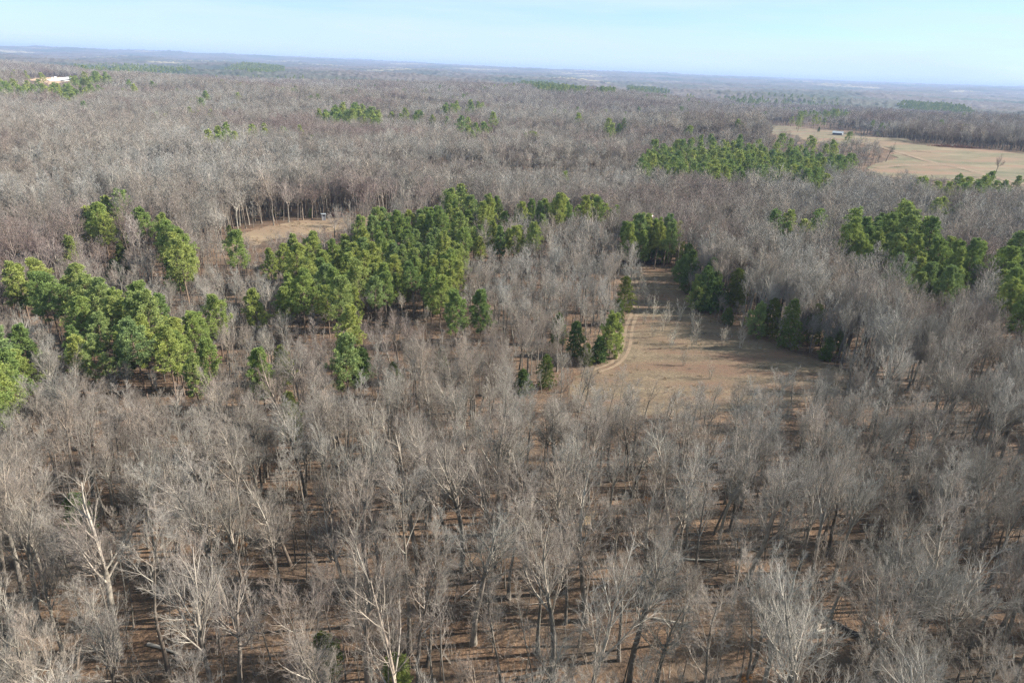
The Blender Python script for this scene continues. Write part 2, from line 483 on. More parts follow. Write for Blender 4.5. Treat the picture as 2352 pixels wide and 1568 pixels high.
def pine(seed, Ht, wid, clear, lod=0):
    R = np.random.RandomState(seed)
    trunk, crown = MB(), MB()
    tp = grow(R, np.zeros((1, 3)), np.array([[R.normal(0, .03), R.normal(0, .03), 1]]), np.array([Ht * 0.96]), 8, 0.03, 0.02)
    tp[:, 0, 2] -= 0.5
    tr = taper(np.array([Ht * 0.0125]), 8, 0.15)
    tubes(trunk, tp, tr, 6 if lod == 0 else 4, 0)
    nb = 60 if lod == 0 else 32
    u = np.linspace(0, 1, nb) ** 0.9
    z = Ht * (clear + (0.97 - clear) * u)
    prof = np.sin(np.clip(0.14 + 0.88 * (1 - u), 0, 1) * math.pi * 0.5) ** 0.85 * (0.45 + 0.55 * np.minimum(1, u * 4 + 0.3))
    az = np.cumsum(R.uniform(1.9, 2.9, nb))
    sect = 1 + 0.28 * np.sin(az + R.uniform(0, 6)) * np.sin(u * 7 + R.uniform(0, 6))
    L = wid * prof * R.uniform(0.6, 1.12, nb) * sect
    L[-4:] = np.maximum(L[-4:], wid * 0.2)
    s = z / (Ht * 0.96) * 7; i = np.clip(s.astype(int), 0, 6)
    base = tp[0, i] + (tp[0, i + 1] - tp[0, i]) * np.clip(s - i, 0, 1)[:, None]
    d = np.stack([np.cos(az), np.sin(az), 0.08 + 0.8 * u], 1)
    bp = grow(R, base, d, L, 6, 0.07, 0.08)
    br = taper(np.full(nb, 0.05) * (1.2 - 0.6 * u), 6, 0.3)
    tubes(crown, bp, br, 3, 0)
    # side shoots carry the needle tufts
    per = 7 if lod == 0 else 4
    sp, sr = sprout(R, bp, br, per, 0.42, 1.0, (20, 65), (0.22, 0.40), 3, 0.16, 0.1, 0.6)
    if lod == 0: tubes(crown, sp, taper(sr, 3, 0.4), 3, 0)
    c = np.concatenate([sp[:, 2], sp[:, 1] * 0.7 + sp[:, 2] * 0.3] if lod == 0 else [sp[:, 2]])
    out = unit(np.concatenate([sp[:, 2] - sp[:, 1]] * (2 if lod == 0 else 1)) + np.array([0, 0, 0.25]))
    rad = R.uniform(0.18, 0.46, len(c)) * (wid / 3.6)
    if lod == 0: blades(crown, R, c, rad, 26, 0.32, 0.055, out * 1.3, 1)
    else: blades(crown, R, c, rad * 1.5, 14, 0.62, 0.20, out, 1)
    return trunk, crown

def cedar(seed, Ht, wid, lod=0):
    R = np.random.RandomState(seed)
    trunk, crown = MB(), MB()
    tp = grow(R, np.zeros((1, 3)), np.array([[0, 0, 1.0]]), np.array([Ht * 0.95]), 6, 0.02, 0.02)
    tp[:, 0, 2] -= 0.3
    tubes(trunk, tp, taper(np.array([Ht * 0.014]), 6, 0.1), 6, 0)
    n = 520
    u = R.uniform(0.03, 1, n)
    prof = (np.minimum(1, 0.55 + u * 2.2) * (1 - u) ** 0.55 + 0.04)
    az = R.uniform(0, 6.283, n); rr = wid * prof * R.uniform(0.35, 1.3, n) * (1 + 0.35 * np.sin(az * 2 + u * 9 + seed) * np.sin(u * 14 + az))
    c = np.stack([np.cos(az) * rr, np.sin(az) * rr, Ht * u], 1)
    out = np.stack([np.cos(az), np.sin(az), 0 * az + 0.8], 1)
    blades(crown, R, c, R.uniform(0.12, 0.32, n), 16, 0.36, 0.075, out, 1)
    return trunk, crown

PW = [M['pine_bark'], M['needles']]
CW = [M['pine_bark'], M['cedar']]
PSPEC = [(18, 3.7, 0.34), (20, 3.4, 0.42), (16.5, 3.9, 0.28), (19, 4.1, 0.36), (14, 3.2, 0.24), (17.5, 2.9, 0.32), (20, 3.8, 0.45), (10.5, 3.3, 0.05)]
pines, pines_far = [], []
for i, (h, wd, cl) in enumerate(PSPEC):
    t, c = pine(200 + i, h, wd, cl)
    p = Proto(); p.h, p.wid = h, wd
    p.trunk, p.crown = t.mesh('trunk', PW, True), c.mesh('crown', PW)
    pines.append(p)
    t, c = pine(260 + i, h, wd, cl, 1)
    pines_far.append(join(t, c).mesh('far_pine_form', PW))
cedars = []
for i, (h, wd) in enumerate([(9, 2.1), (11, 2.9), (7, 2.2), (12, 2.4)]):
    t, c = cedar(300 + i, h, wd)
    p = Proto(); p.h = h
    p.trunk, p.crown = t.mesh('trunk', CW, True), c.mesh('crown', CW)
    cedars.append(p)

# ------------------------------------------------------------------ object helpers
def link(name, me, parent=None, loc=None, rz=0.0, sc=None):
    o = bpy.data.objects.new(name, me)
    COL.objects.link(o)
    if parent is not None: o.parent = parent
    if loc is not None: o.location = loc
    if rz: o.rotation_euler = (0, 0, rz)
    if sc is not None: o.scale = (sc, sc, sc) if np.isscalar(sc) else sc
    return o

def tag(o, label, cat, group=None):
    o['label'] = label; o['category'] = cat
    if group: o['group'] = group
    return o

def kind(o, k): o['kind'] = k; return o

def scatter_gn(name, meshes, x, y, z, idx, rz, sc, k='stuff', wide=None):
    """one object that draws a copy of meshes[idx] at every point"""
    me = bpy.data.meshes.new(name)
    n = len(x)
    me.vertices.add(n)
    me.vertices.foreach_set('co', np.stack([x, y, z], 1).astype(np.float32).ravel())
    for nm, tp, val in (('pick', 'INT', idx), ('turn', 'FLOAT', rz), ('size', 'FLOAT', sc), ('girth', 'FLOAT', sc if wide is None else np.asarray(sc) * wide)):
        a = me.attributes.new(nm, tp, 'POINT')
        a.data.foreach_set('value', np.asarray(val, np.int32 if tp == 'INT' else np.float32))
    o = link(name, me)
    c = bpy.data.collections.new(name + '_forms')
    for i, q in enumerate(meshes):
        ob = bpy.data.objects.new('%s_form.%03d' % (name, i), q)
        c.objects.link(ob)
    g = bpy.data.node_groups.new(name, 'GeometryNodeTree')
    g.interface.new_socket('Geometry', in_out='INPUT', socket_type='NodeSocketGeometry')
    g.interface.new_socket('Geometry', in_out='OUTPUT', socket_type='NodeSocketGeometry')
    N, L = g.nodes, g.links
    gi, go = N.new('NodeGroupInput'), N.new('NodeGroupOutput')
    mp = N.new('GeometryNodeMeshToPoints')
    ip = N.new('GeometryNodeInstanceOnPoints')
    ci = N.new('GeometryNodeCollectionInfo')
    ci.inputs['Collection'].default_value = c
    ci.inputs['Separate Children'].default_value = True
    ci.inputs['Reset Children'].default_value = True
    def attr(nm, tp):
        a = N.new('GeometryNodeInputNamedAttribute'); a.data_type = tp
        a.inputs['Name'].default_value = nm
        return a.outputs['Attribute']
    cx = N.new('ShaderNodeCombineXYZ')
    L.new(attr('turn', 'FLOAT'), cx.inputs['Z'])
    er = N.new('FunctionNodeEulerToRotation')
    L.new(cx.outputs[0], er.inputs[0])
    L.new(gi.outputs[0], mp.inputs['Mesh']); L.new(mp.outputs[0], ip.inputs['Points'])
    L.new(ci.outputs[0], ip.inputs['Instance']); ip.inputs['Pick Instance'].default_value = True
    L.new(attr('pick', 'INT'), ip.inputs['Instance Index']); L.new(er.outputs[0], ip.inputs['Rotation'])
    sx_ = N.new('ShaderNodeCombineXYZ'); ga_ = attr('girth', 'FLOAT')
    L.new(ga_, sx_.inputs['X']); L.new(ga_, sx_.inputs['Y']); L.new(attr('size', 'FLOAT'), sx_.inputs['Z'])
    L.new(sx_.outputs[0], ip.inputs['Scale']); L.new(ip.outputs[0], go.inputs[0])
    md = o.modifiers.new('scatter', 'NODES'); md.node_group = g
    return kind(o, k)

# ------------------------------------------------------------------ the setting: ground, fields
def polar_sheet(name, m_, r0, r1, nr, a0, a1, na, zf, jit=0.0, seed=1):
    R = np.random.RandomState(seed)
    r = np.geomspace(r0, r1, nr); a = np.linspace(a0, a1, na)
    rr, aa = np.meshgrid(r, a, indexing='ij')
    if jit:
        rr = rr * (1 + R.uniform(-jit, jit, rr.shape)); aa = aa + R.uniform(-0.4, 0.4, aa.shape) * (a1 - a0) / na
    x, y = rr * np.sin(aa), rr * np.cos(aa)
    z = zf(x, y, R)
    v = np.stack([x, y, z], -1).reshape(-1, 3)
    i = np.arange(nr * na).reshape(nr, na)
    f = np.stack([i[:-1, :-1], i[1:, :-1], i[1:, 1:], i[:-1, 1:]], -1).reshape(-1, 4)[:, ::-1]
    mb = MB(); mb.add(v, f)
    return link(name, mb.mesh(name, [m_], True))

kind(polar_sheet('ground', M['litter'], 2.0, 26000, 300, -math.pi, math.pi, 361, lambda x, y, R: T(x, y)), 'structure')

def sheet(name, m_, pg, lift, step, edge=None, seed=5, jit=0.5):
    """a sheet over the ground bounded by the polygon pg (world xy)"""
    R = np.random.RandomState(seed)
    edge = edge or step
    b = []
    for i in range(len(pg)):
        p, q = pg[i], pg[(i + 1) % len(pg)]
        n = max(1, int(np.hypot(*(q - p)) / edge))
        for k in range(n): b.append(p + (q - p) * k / n + R.uniform(-jit, jit, 2) * edge)
    b = np.array(b)
    x0, y0 = b.min(0); x1, y1 = b.max(0)
    gx, gy = np.meshgrid(np.arange(x0, x1, step), np.arange(y0, y1, step))
    gx = gx.ravel() + R.uniform(-.2, .2, gx.size) * step; gy = gy.ravel() + R.uniform(-.2, .2, gy.size) * step
    k = inside(b, gx, gy)
    pts = np.concatenate([b, np.stack([gx[k], gy[k]], 1)])
    n = len(b)
    vv, _, ff, *_ = delaunay_2d_cdt([Vector(p) for p in pts], [(i, (i + 1) % n) for i in range(n)], [list(range(n))], 1, 1e-4)
    v = np.array([(p.x, p.y) for p in vv])
    z = T(v[:, 0], v[:, 1]) + lift
    mb = MB(); mb.add(np.column_stack([v, z]), np.array([list(f) for f in ff if len(f) == 3]))
    return kind(link(name, mb.mesh(name, [m_], True)), 'structure')

field_pg = poly([(1425, 604), (1548, 610), (1562, 655), (1590, 700), (1640, 735), (1720, 765), (1800, 800), (1880, 828), (1955, 856), (1960, 880), (1900, 915), (1760, 940), (1600, 955), (1430, 955), (1350, 935), (1300, 905), (1310, 880), (1345, 842), (1400, 826), (1424, 792), (1426, 745), (1448, 706), (1450, 660)])
clear_pg = poly([(500, 580), (530, 550), (560, 535), (620, 520), (700, 507), (780, 502), (880, 498), (960, 484), (980, 492), (900, 510), (820, 524), (740, 535), (640, 548), (560, 570)])
past_pg = poly([(1742, 283), (1830, 292), (1900, 298), (2000, 312), (2100, 328), (2220, 340), (2352, 350), (2560, 372), (2560, 470), (2352, 440), (2250, 425), (2100, 412), (2000, 402), (1985, 385), (2060, 365), (2040, 338), (1950, 332), (1850, 327), (1780, 310)])
scrub_pg = poly([(1190, 392), (1260, 384), (1340, 378), (1450, 384), (1465, 400), (1400, 418), (1290, 408)])
soil_pg = poly([(66, 184), (95, 179), (140, 178), (172, 181), (170, 189), (140, 197), (95, 196), (70, 190)])
sheet('field', M['field'], field_pg, 0.06, 2.5, 1.2)
sheet('clearing', M['clearing'], clear_pg, 0.08, 6, 3)
sheet('pasture', M['pasture'], past_pg, 0.20, 22, 6)
sheet('scrub_meadow', M['clearing'], scrub_pg, 0.15, 15, 5)
sheet('dirt_yard', M['soil'], soil_pg, 0.35, 40, 12)
EXC = [field_pg, clear_pg, past_pg, soil_pg]

def strip(name, m_, pts, width, lift):
    c = np.array([P(*p) for p in pts])
    # smooth by chord subdivision
    for _ in range(3):
        q = np.empty((2 * len(c) - 2, 2)); q[0::2] = c[:-1] * .75 + c[1:] * .25; q[1::2] = c[:-1] * .25 + c[1:] * .75
        c = np.concatenate([c[:1], q, c[-1:]])
    t = np.gradient(c, axis=0); t /= np.linalg.norm(t, axis=1, keepdims=True)
    nrm = np.stack([-t[:, 1], t[:, 0]], 1)
    R = np.random.RandomState(3)
    wv = width / 2 * (1 + R.uniform(-.25, .25, (len(c), 1)))
    a, b = c + nrm * wv, c - nrm * wv
    v = np.concatenate([a, c, b]); z = T(v[:, 0], v[:, 1]) + lift
    n = len(c); i = np.arange(n - 1)
    f = np.concatenate([np.stack([i, i + 1, n + i + 1, n + i], 1)[:, ::-1], np.stack([n + i, n + i + 1, 2 * n + i + 1, 2 * n + i], 1)[:, ::-1]])
    mb = MB(); mb.add(np.column_stack([v, z]), f)
    return kind(link(name, mb.mesh(name, [m_], True)), 'structure')
for off in (0, 1):
    strip('wheel_track', M['track'], [(1352 + off * 14, 852 + off * 5), (1408 + off * 15, 835 + off * 4), (1432 + off * 16, 800), (1436 + off * 15, 752), (1456 + off * 12, 712), (1458 + off * 10, 670), (1448 + off * 9, 625)], 0.85, 0.075)
strip('farm_track', M['track'], [(2060, 349), (2110, 365), (2160, 378), (2230, 392), (2300, 412), (2352, 425)], 7, 0.35)
strip('farm_track', M['track'], [(1905, 313), (1950, 322), (2010, 335), (2060, 349)], 6, 0.35)
strip('farm_track', M['track'], [(2010, 386), (2080, 380), (2160, 378)], 8, 0.33)
sheet('sand_bank', M['sand'], poly([(1300, 1215), (1330, 1192), (1365, 1172), (1378, 1180), (1350, 1205), (1315, 1228)]), 0.05, 1.0, 0.7)

# far canopy, where single trees cannot be told apart any more
def zfar(x, y, R):
    d = np.hypot(x, y)
    g = T(x, y)
    return g + 13 * sstep(2300, 2600, d) + R.normal(0, 1, x.shape) * (3.2 + 2.5 * sstep(5000, 15000, d)) - 4 + 3 * np.sin(x / 90) * np.sin(y / 120)
kind(tag(polar_sheet('far_woods', M['farwood'], 2350, 25000, 330, math.radians(-44), math.radians(44), 560, zfar, 0.002, 9), 'hazy grey woods stretching to the horizon', 'woods'), 'stuff')

# ------------------------------------------------------------------ evergreens placed stand by stand (crown pixels in the photo)
PINE_H = 11.0
stands = [
 ('the large stand at left', [(30, 650), (60, 615), (110, 625), (150, 645), (200, 645), (260, 685), (330, 675), (400, 700), (500, 695), (515, 740), (480, 790), (460, 850), (380, 860), (330, 830), (240, 835), (170, 840), (150, 790), (160, 730), (110, 705), (60, 690)], 4.2),
 ('the clump cut by the left edge', [(-30, 820), (45, 815), (75, 860), (55, 915), (-30, 930)], 4.2),
 ('the tall clump left of the clearing', [(205, 495), (240, 485), (285, 485), (270, 520), (230, 540), (205, 540)], 4.4),
 ('the narrow clump below the clearing', [(330, 515), (365, 515), (430, 570), (450, 600), (425, 640), (390, 640), (385, 570), (340, 540)], 4.6),
 ('the big central stand', [(600, 580), (680, 560), (760, 548), (830, 525), (880, 505), (960, 495), (1030, 485), (1060, 505), (1150, 522), (1230, 532), (1265, 550), (1200, 565), (1120, 560), (1060, 570), (1075, 615), (1065, 655), (1000, 670), (940, 675), (900, 655), (860, 695), (820, 715), (750, 700), (680, 705), (645, 690), (650, 650), (620, 610)], 4.5),
 ('the back row of the central stand', [(1020, 450), (1060, 445), (1100, 472), (1180, 490), (1280, 475), (1400, 482), (1410, 498), (1330, 495), (1240, 507), (1100, 503), (1030, 483)], 5.4),
 ('the dark clump heading the brown field', [(1442, 535), (1480, 525), (1500, 540), (1535, 535), (1540, 556), (1436, 556)], 4.4),
 ('the stand below the barn', [(1470, 375), (1530, 340), (1620, 345), (1700, 345), (1780, 352), (1850, 362), (1960, 372), (1950, 386), (1870, 392), (1920, 420), (1890, 440), (1840, 422), (1780, 412), (1700, 415), (1640, 410), (1560, 400), (1480, 400)], 6.0),
 ('the thin row above the barn stand', [(1490, 328), (1600, 322), (1750, 330), (1750, 338), (1600, 332), (1500, 336)], 9),
 ('the dark stand at the right', [(1970, 515), (2060, 505), (2100, 525), (2100, 550), (2150, 575), (2250, 605), (2260, 650), (2200, 685), (2120, 675), (2060, 665), (2060, 620), (2020, 590), (1960, 600), (1930, 590)], 4.6),
 ('the clump cut by the right edge', [(2280, 605), (2380, 610), (2380, 755), (2300, 735), (2290, 680)], 4.6),
 ('the small row above the right woods', [(1770, 515), (1890, 510), (1880, 532), (1780, 530)], 5.0),
 ('the loose group below the pasture', [(2100, 432), (2250, 428), (2255, 452), (2170, 455), (2110, 445)], 8.5),
 ('the loose pair under the pasture group', [(2125, 478), (2200, 475), (2195, 492), (2130, 495)], 7.5),
]
singles = [(545, 598, 3), (800, 762, 2), (1010, 690, 2), (1047, 725, 2), (1105, 715, 4), (585, 705, 4), (1295, 424, 0), (2290, 445, 3), (2255, 482, 4), (2337, 420, 4), (2340, 505, 3), (600, 855, 4), (797, 852, 2), (160, 575, 4), (55, 790, 4), (40, 680, 5), (1945, 322, 3), (2040, 295, 3)]
far_stands = [
 ([(730, 267), (800, 257), (870, 267), (870, 283), (760, 283)], 8), ([(895, 257), (970, 263), (970, 271), (900, 270)], 9), ([(1010, 252), (1110, 251), (1110, 261), (1020, 261)], 10),
 ([(480, 335), (520, 310), (550, 315), (535, 345), (490, 350)], 8), ([(555, 303), (610, 303), (610, 312), (555, 312)], 12), ([(650, 300), (705, 302), (705, 309), (650, 308)], 14),
 ([(1190, 191), (1290, 198), (1350, 207), (1340, 217), (1240, 213)], 10), ([(1378, 205), (1412, 207), (1410, 215), (1380, 214)], 9), ([(1440, 200), (1540, 209), (1530, 215), (1450, 211)], 11),
 ([(2060, 242), (2120, 237), (2240, 258), (2230, 267), (2080, 258)], 8), ([(1810, 268), (1900, 256), (1960, 262), (1950, 274), (1830, 284)], 26), ([(0, 196), (60, 196), (150, 206), (220, 211), (230, 218), (160, 241), (100, 224), (0, 228)], 10),
 ([(165, 181), (245, 180), (252, 190), (170, 195)], 10), ([(500, 154), (640, 151), (655, 162), (580, 167), (505, 160)], 10), ([(150, 153), (430, 150), (450, 162), (200, 166)], 24), ([(1390, 282), (1440, 282), (1440, 308), (1390, 306)], 18),
 ([(1040, 286), (1140, 284), (1140, 308), (1050, 308)], 22), ([(1560, 300), (1700, 292), (1720, 300), (1580, 308)], 30),
 ([(1640, 225), (1800, 222), (1960, 240), (1940, 248), (1700, 240)], 30)]

R = np.random.RandomState(42)
def pack(pg, s, seed):
    R = np.random.RandomState(seed)
    x0, y0 = pg.min(0); x1, y1 = pg.max(0)
    n = int(min(40000, (x1 - x0) * (y1 - y0) / (s * s) * 6)) + 30
    c = np.stack([R.uniform(x0, x1, n), R.uniform(y0, y1, n)], 1)
    c = c[inside(pg, c[:, 0], c[:, 1])]
    keep = []
    cell = {}
    for p in c:
        k = (int(p[0] // s), int(p[1] // s))
        ok = True
        for a in (-1, 0, 1):
            for b in (-1, 0, 1):
                for q in cell.get((k[0] + a, k[1] + b), ()):
                    if (q[0] - p[0]) ** 2 + (q[1] - p[1]) ** 2 < s * s: ok = False
        if ok:
            cell.setdefault(k, []).append(p); keep.append(p)
    return np.array(keep).reshape(-1, 2)

pine_pts = []          # x, y, proto, scale, stand
PINE_PG = []
for si, (nm, pg, s) in enumerate(stands):
    wpg = poly(pg, PINE_H); PINE_PG.append(wpg)
    q = pack(wpg, s, 50 + si)
    if si in (0, 3, 4, 9, 10):
        g_ = np.array(pg, float); zz = T(q[:, 0], q[:, 1])
        ok = np.ones(len(q), bool)
        for hh in (9.5, 12.0):
            a_, b_, _ = project(q[:, 0], q[:, 1], zz + hh); ok &= inside(g_, a_, b_)
        if ok.sum() > len(q) * 0.25: q = q[ok]
    for p in q: pine_pts.append((p[0], p[1], R.randint(7), R.uniform(0.78, 1.06) * (1.15 if si in (9, 10) else 1.0), si))
for (px, py, k) in singles:
    x, y = P(px, py, PINE_H * 0.75); pine_pts.append((x, y, k, R.uniform(0.8, 1.0), -1))
far_pine = []
def sn0(a, b): return 0.5 + 0.25 * (math.sin(a / 13.0) * math.cos(b / 17.0) + math.sin((a + b) / 29.0))
for si, (pg, s) in enumerate(far_stands):
    wpg = poly(pg, PINE_H + 1); PINE_PG.append(wpg)
    q = pack(wpg, s, 150 + si)
    for p in q:
        if sn0(p[0], p[1]) > 0.32: far_pine.append((p[0], p[1], R.randint(7), R.uniform(0.95, 1.35)))
# scattered groups of pines through the far woods
for _ in range(170):
    dd, aa = math.sqrt(R.uniform(480 ** 2, 2400 ** 2)), R.uniform(-0.66, 0.66)
    cx, cy_ = dd * math.sin(aa), dd * math.cos(aa)
    for _ in range(R.randint(1, 9)):
        a_, b_ = cx + R.normal(0, 22), cy_ + R.normal(0, 22)
        if not any(inside(pg, np.array([a_]), np.array([b_]))[0] for pg in EXC): far_pine.append((a_, b_, R.randint(7), R.uniform(0.75, 1.2)))

ORD = 'first second third fourth fifth sixth seventh eighth ninth tenth eleventh twelfth thirteenth fourteenth fifteenth sixteenth seventeenth eighteenth nineteenth twentieth'.split()
TENS = {2: 'twenty', 3: 'thirty', 4: 'forty', 5: 'fifty', 6: 'sixty', 7: 'seventy', 8: 'eighty', 9: 'ninety'}
def nth(i):
    """0 -> first"""
    n = i + 1
    if n <= 20: return ORD[i]
    if n >= 100: return 'hundred-and-' + nth(n - 101) if n > 100 else 'hundredth'
    t, u = divmod(n, 10)
    return TENS[t][:-1] + 'ieth' if u == 0 else TENS[t] + '-' + ORD[u - 1]

# the stands, row by row, so that every pine gets a place of its own
pine_pts.sort(key=lambda a: math.hypot(a[0], a[1]))
by_stand = {}
for a in pine_pts: by_stand.setdefault(a[4], []).append(a)
n_pine = 0
PSHAPE = ['rounded', 'tall', 'wide', 'broad bushy', 'short', 'narrow', 'tall broad', 'bushy']
def put_pine(a, label, group):
    x, y, k, s, si = a
    root = link('pine_tree', None, None, (x, y, float(T(x, y))), (x * 7.3 + y * 3.1) % 6.28, s)
    root.empty_display_size = 1
    tag(root, label, 'pine tree', group)
    f_ = 0.88 if si in (0, 1, 4) else 1.0; root.scale = (s * f_ * 1.06, s * f_ * 1.06, s * f_ * 0.98)
    link('trunk', pines[k].trunk, root); link('crown', pines[k].crown, root)
rest_pine = []
order = sorted(by_stand)
allowed = set(id(a) for a in pine_pts[:300])
for si in order:
    L = [a for a in by_stand[si] if id(a) in allowed]
    rest_pine += [a[:4] for a in by_stand[si] if id(a) not in allowed]
    if si < 0:
        near = ['at the foot of the clearing', 'inside the bare woods below the central stand', 'at the lower right of the central stand', 'below the central stand', 'right of the lone bushy one below the central stand', 'just left of the central stand']
        L.sort(key=lambda a: project(a[0], a[1], float(T(a[0], a[1])) + 10)[0])
        for i, a in enumerate(L):
            put_pine(a, '%s lone green pine among bare trees, %s lone pine from the left' % (PSHAPE[a[2]], nth(i)), 'lone pines in the bare woods')
        continue
    nr = 1 if len(L) < 9 else (2 if len(L) < 20 else (3 if len(L) < 45 else 5))
    rows = np.array_split(np.arange(len(L)), nr)
    rn = {1: ['']}.get(nr) or (['front row of '] + ['%s row of ' % nth(i) for i in range(1, nr - 1)] + ['rearmost row of '])
    for r_, ids in zip(rn, rows):
        sub = [L[i] for i in ids]
        sub.sort(key=lambda a: project(a[0], a[1], float(T(a[0], a[1])) + 10)[0])
        for i, a in enumerate(sub):
            put_pine(a, '%s pine, %s from left, %s%s' % (PSHAPE[a[2]].split()[-1], nth(i), r_, stands[si][0]), 'pines of ' + stands[si][0])
fp = np.array(far_pine + rest_pine)
scatter_gn('pine_woods', pines_far, fp[:, 0], fp[:, 1], T(fp[:, 0], fp[:, 1]) - 0.2, fp[:, 2].astype(int), R.uniform(0, 6.28, len(fp)), fp[:, 3] * 0.92, wide=1.25)
tag(bpy.data.objects['pine_woods'], 'distant green pine stands scattered through the grey woods', 'pine woods')

# cedars: base pixel, proto, scale, label
cedar_list = [
 (1375, 832, 2, 0.9, 'low bushy olive cedar tucked under the field-corner evergreens'),
 (1345, 838, 2, 0.75, 'small rounded yellow-green cedar left of the field corner'),
 (1320, 815, 0, 0.95, 'pointed olive cedar second left of the field corner'),
 (1280, 790, 0, 0.9, 'slim pointed cedar inside the bare trees left of the field corner'),
 (1432, 715, 1, 0.95, 'tall cedar bulging over the wheel tracks at mid field'),
 (1418, 745, 0, 0.8, 'lower cedar beside the tracks under the tall mid-field cedar'),
 (1614, 716, 1, 1.25, 'tall dark cedar in shade on the right edge of the field'),
 (1635, 715, 1, 1.1, 'dark bushy cedar just behind the tall shaded field-edge cedar'),
 (1690, 700, 1, 1.0, 'olive-topped cedar between bare trees behind the field edge'),
 (1806, 800, 3, 1.1, 'dark narrow cedar at the shaded lower right field edge'),
 (1765, 775, 1, 1.0, 'dark cedar half hidden by bare trees above the field shadow'),
 (1670, 745, 2, 0.7, 'small dark cedar in the field-edge shade'),
 (652, 880, 0, 0.95, 'dark pointed cedar below the lower-left pine stand'),
 (835, 870, 2, 1.0, 'round dark olive cedar beside the short pine at centre left'),
 (672, 1010, 3, 0.8, 'narrow dark cedar deep in the bare woods at lower left'),
 (402, 672, 1, 0.95, 'dark cedar at the foot of the narrow pine clump'),
 (285, 625, 0, 1.0, 'olive cedar between the tall pine clumps on the left'),
 (268, 650, 2, 1.0, 'low olive cedar under the left pine clumps'),
 (1200, 905, 2, 0.8, 'small green cedar near the left end of the field'),
 (1252, 890, 1, 0.7, 'grey-green cedar behind the pale bare tree left of the field'),
 (905, 880, 2, 0.7, 'small olive cedar right of the round dark cedar'),
 (190, 1240, 1, 0.7, 'shaded green cedar below the tall bare tree at far left'),
 (745, 1545, 2, 0.8, 'dull green cedar near the bottom edge left of centre'),
 (1625, 700, 3, 1.2, 'tall dark cedar a step behind the shaded field edge'),
 (1682, 712, 1, 1.15, 'broad dark cedar shading the middle of the field edge'),
 (1580, 672, 3, 1.15, 'tall narrow cedar on the right side of the field neck'),
 (1572, 640, 1, 1.1, 'broad dark cedar at the upper right of the field neck'),
 (1862, 790, 1, 1.0, 'broad cedar in shade at the lower right of the tree line'),
 (1895, 828, 0, 0.7, 'small cedar near the right end of the field shadow'),
 (1015, 850, 0, 0.6, 'small pointed cedar in the bare woods at mid picture'),
 (628, 498, 2, 0.55, 'little yellow-green cedar on the far side of the clearing'),
 (648, 495, 2, 0.40, 'smaller of the two little cedars behind the clearing'),
 (714, 500, 0, 0.45, 'slim bright young cedar standing left of the white-roofed blind'),
 (530, 558, 1, 0.6, 'bushy olive cedar at the near left end of the clearing'),
 (1880, 303, 0, 0.8, 'dark cedar on the hill left of the barn'),
 (1450, 408, 2, 0.7, 'small yellow-green cedar at the left foot of the barn stand'),
 (1385, 405, 2, 0.8, 'low green cedar on the scrubby meadow'),
]
for (px, py, k, s, lb) in cedar_list:
    x, y = P(px, py)
    root = link('cedar_tree', None, None, (x, y, float(T(x, y))), (px * 1.7) % 6.28, s)
    tag(root, lb, 'cedar tree', 'cedars')
    link('trunk', cedars[k].trunk, root); link('crown', cedars[k].crown, root)

for (px, py, s, lb) in ((1398, 824, 1.05, 'dense bright green bushy pine at the corner of the brown field'), (1912, 812, 0.8, 'green bushy pine by the lower end of the field shadow'),
                        (912, 1590, 0.55, 'bright green bushy young pine at the bottom edge'), (798, 872, 0.75, 'bushy green pine beside the round dark cedar'), (1600, 716, 1.0, 'dark bushy evergreen at the middle of the right field edge'),
                        (1730, 776, 0.9, 'dark bushy evergreen in the tree line over the field shadow'), (1560, 655, 0.95, 'dark bushy evergreen near the head of the field, right side'),
                        (1438, 601, 1.35, 'tall dark evergreen heading the field, nearest its left corner'), (1458, 597, 1.6, 'tallest dark evergreen heading the field'), (1476, 603, 1.3, 'dark bushy evergreen in the middle of the field head'),
                        (1496, 597, 1.45, 'dark evergreen right of the middle of the field head'), (1520, 606, 1.25, 'dark bushy evergreen heading the field, second from its right corner'), (1540, 603, 1.4, 'dark evergreen at the right corner of the field head')):
    x, y = P(px, py)
    root = link('pine_tree', None, None, (x, y, float(T(x, y))), px % 6.28, s)
    tag(root, lb, 'pine tree', 'bushy evergreens')
    link('trunk', pines[7].trunk, root); link('crown', pines[7].crown, root)

# ------------------------------------------------------------------ the bare woods
R = np.random.RandomState(77)
def grid_pts(s, dmax, dmin=36, seed=0):
    R = np.random.RandomState(seed)
    n = int(2 * dmax / s) + 2; my = int(dmax / s) + 2
    gx, gy = np.meshgrid(np.arange(-n // 2, n // 2), np.arange(my))
    x = (gx + 0.5 * (gy % 2)) * s; y = gy * s * 0.87
    x = (x + R.uniform(-.42, .42, x.shape) * s).ravel(); y = (y + R.uniform(-.42, .42, y.shape) * s).ravel()
    d = np.hypot(x, y)
    k = (d > dmin) & (d < dmax) & (np.abs(x) < 0.80 * y + 34)
    return x[k], y[k]
def free(x, y, pad=None):
    ok = np.ones(len(x), bool)
    for pg in EXC: ok &= ~inside(pg, x, y)
    return ok
def in_pines(x, y):
    r = np.zeros(len(x), bool)
    for pg in PINE_PG: r |= inside(pg, x, y)
    return r
def sn(x, y, s, ph=0):
    return 0.5 + 0.25 * (np.sin(x / s + ph) * np.cos(y / s * 0.83 - ph) + np.sin((x * 0.6 + y) / s * 1.37 + 2 * ph))

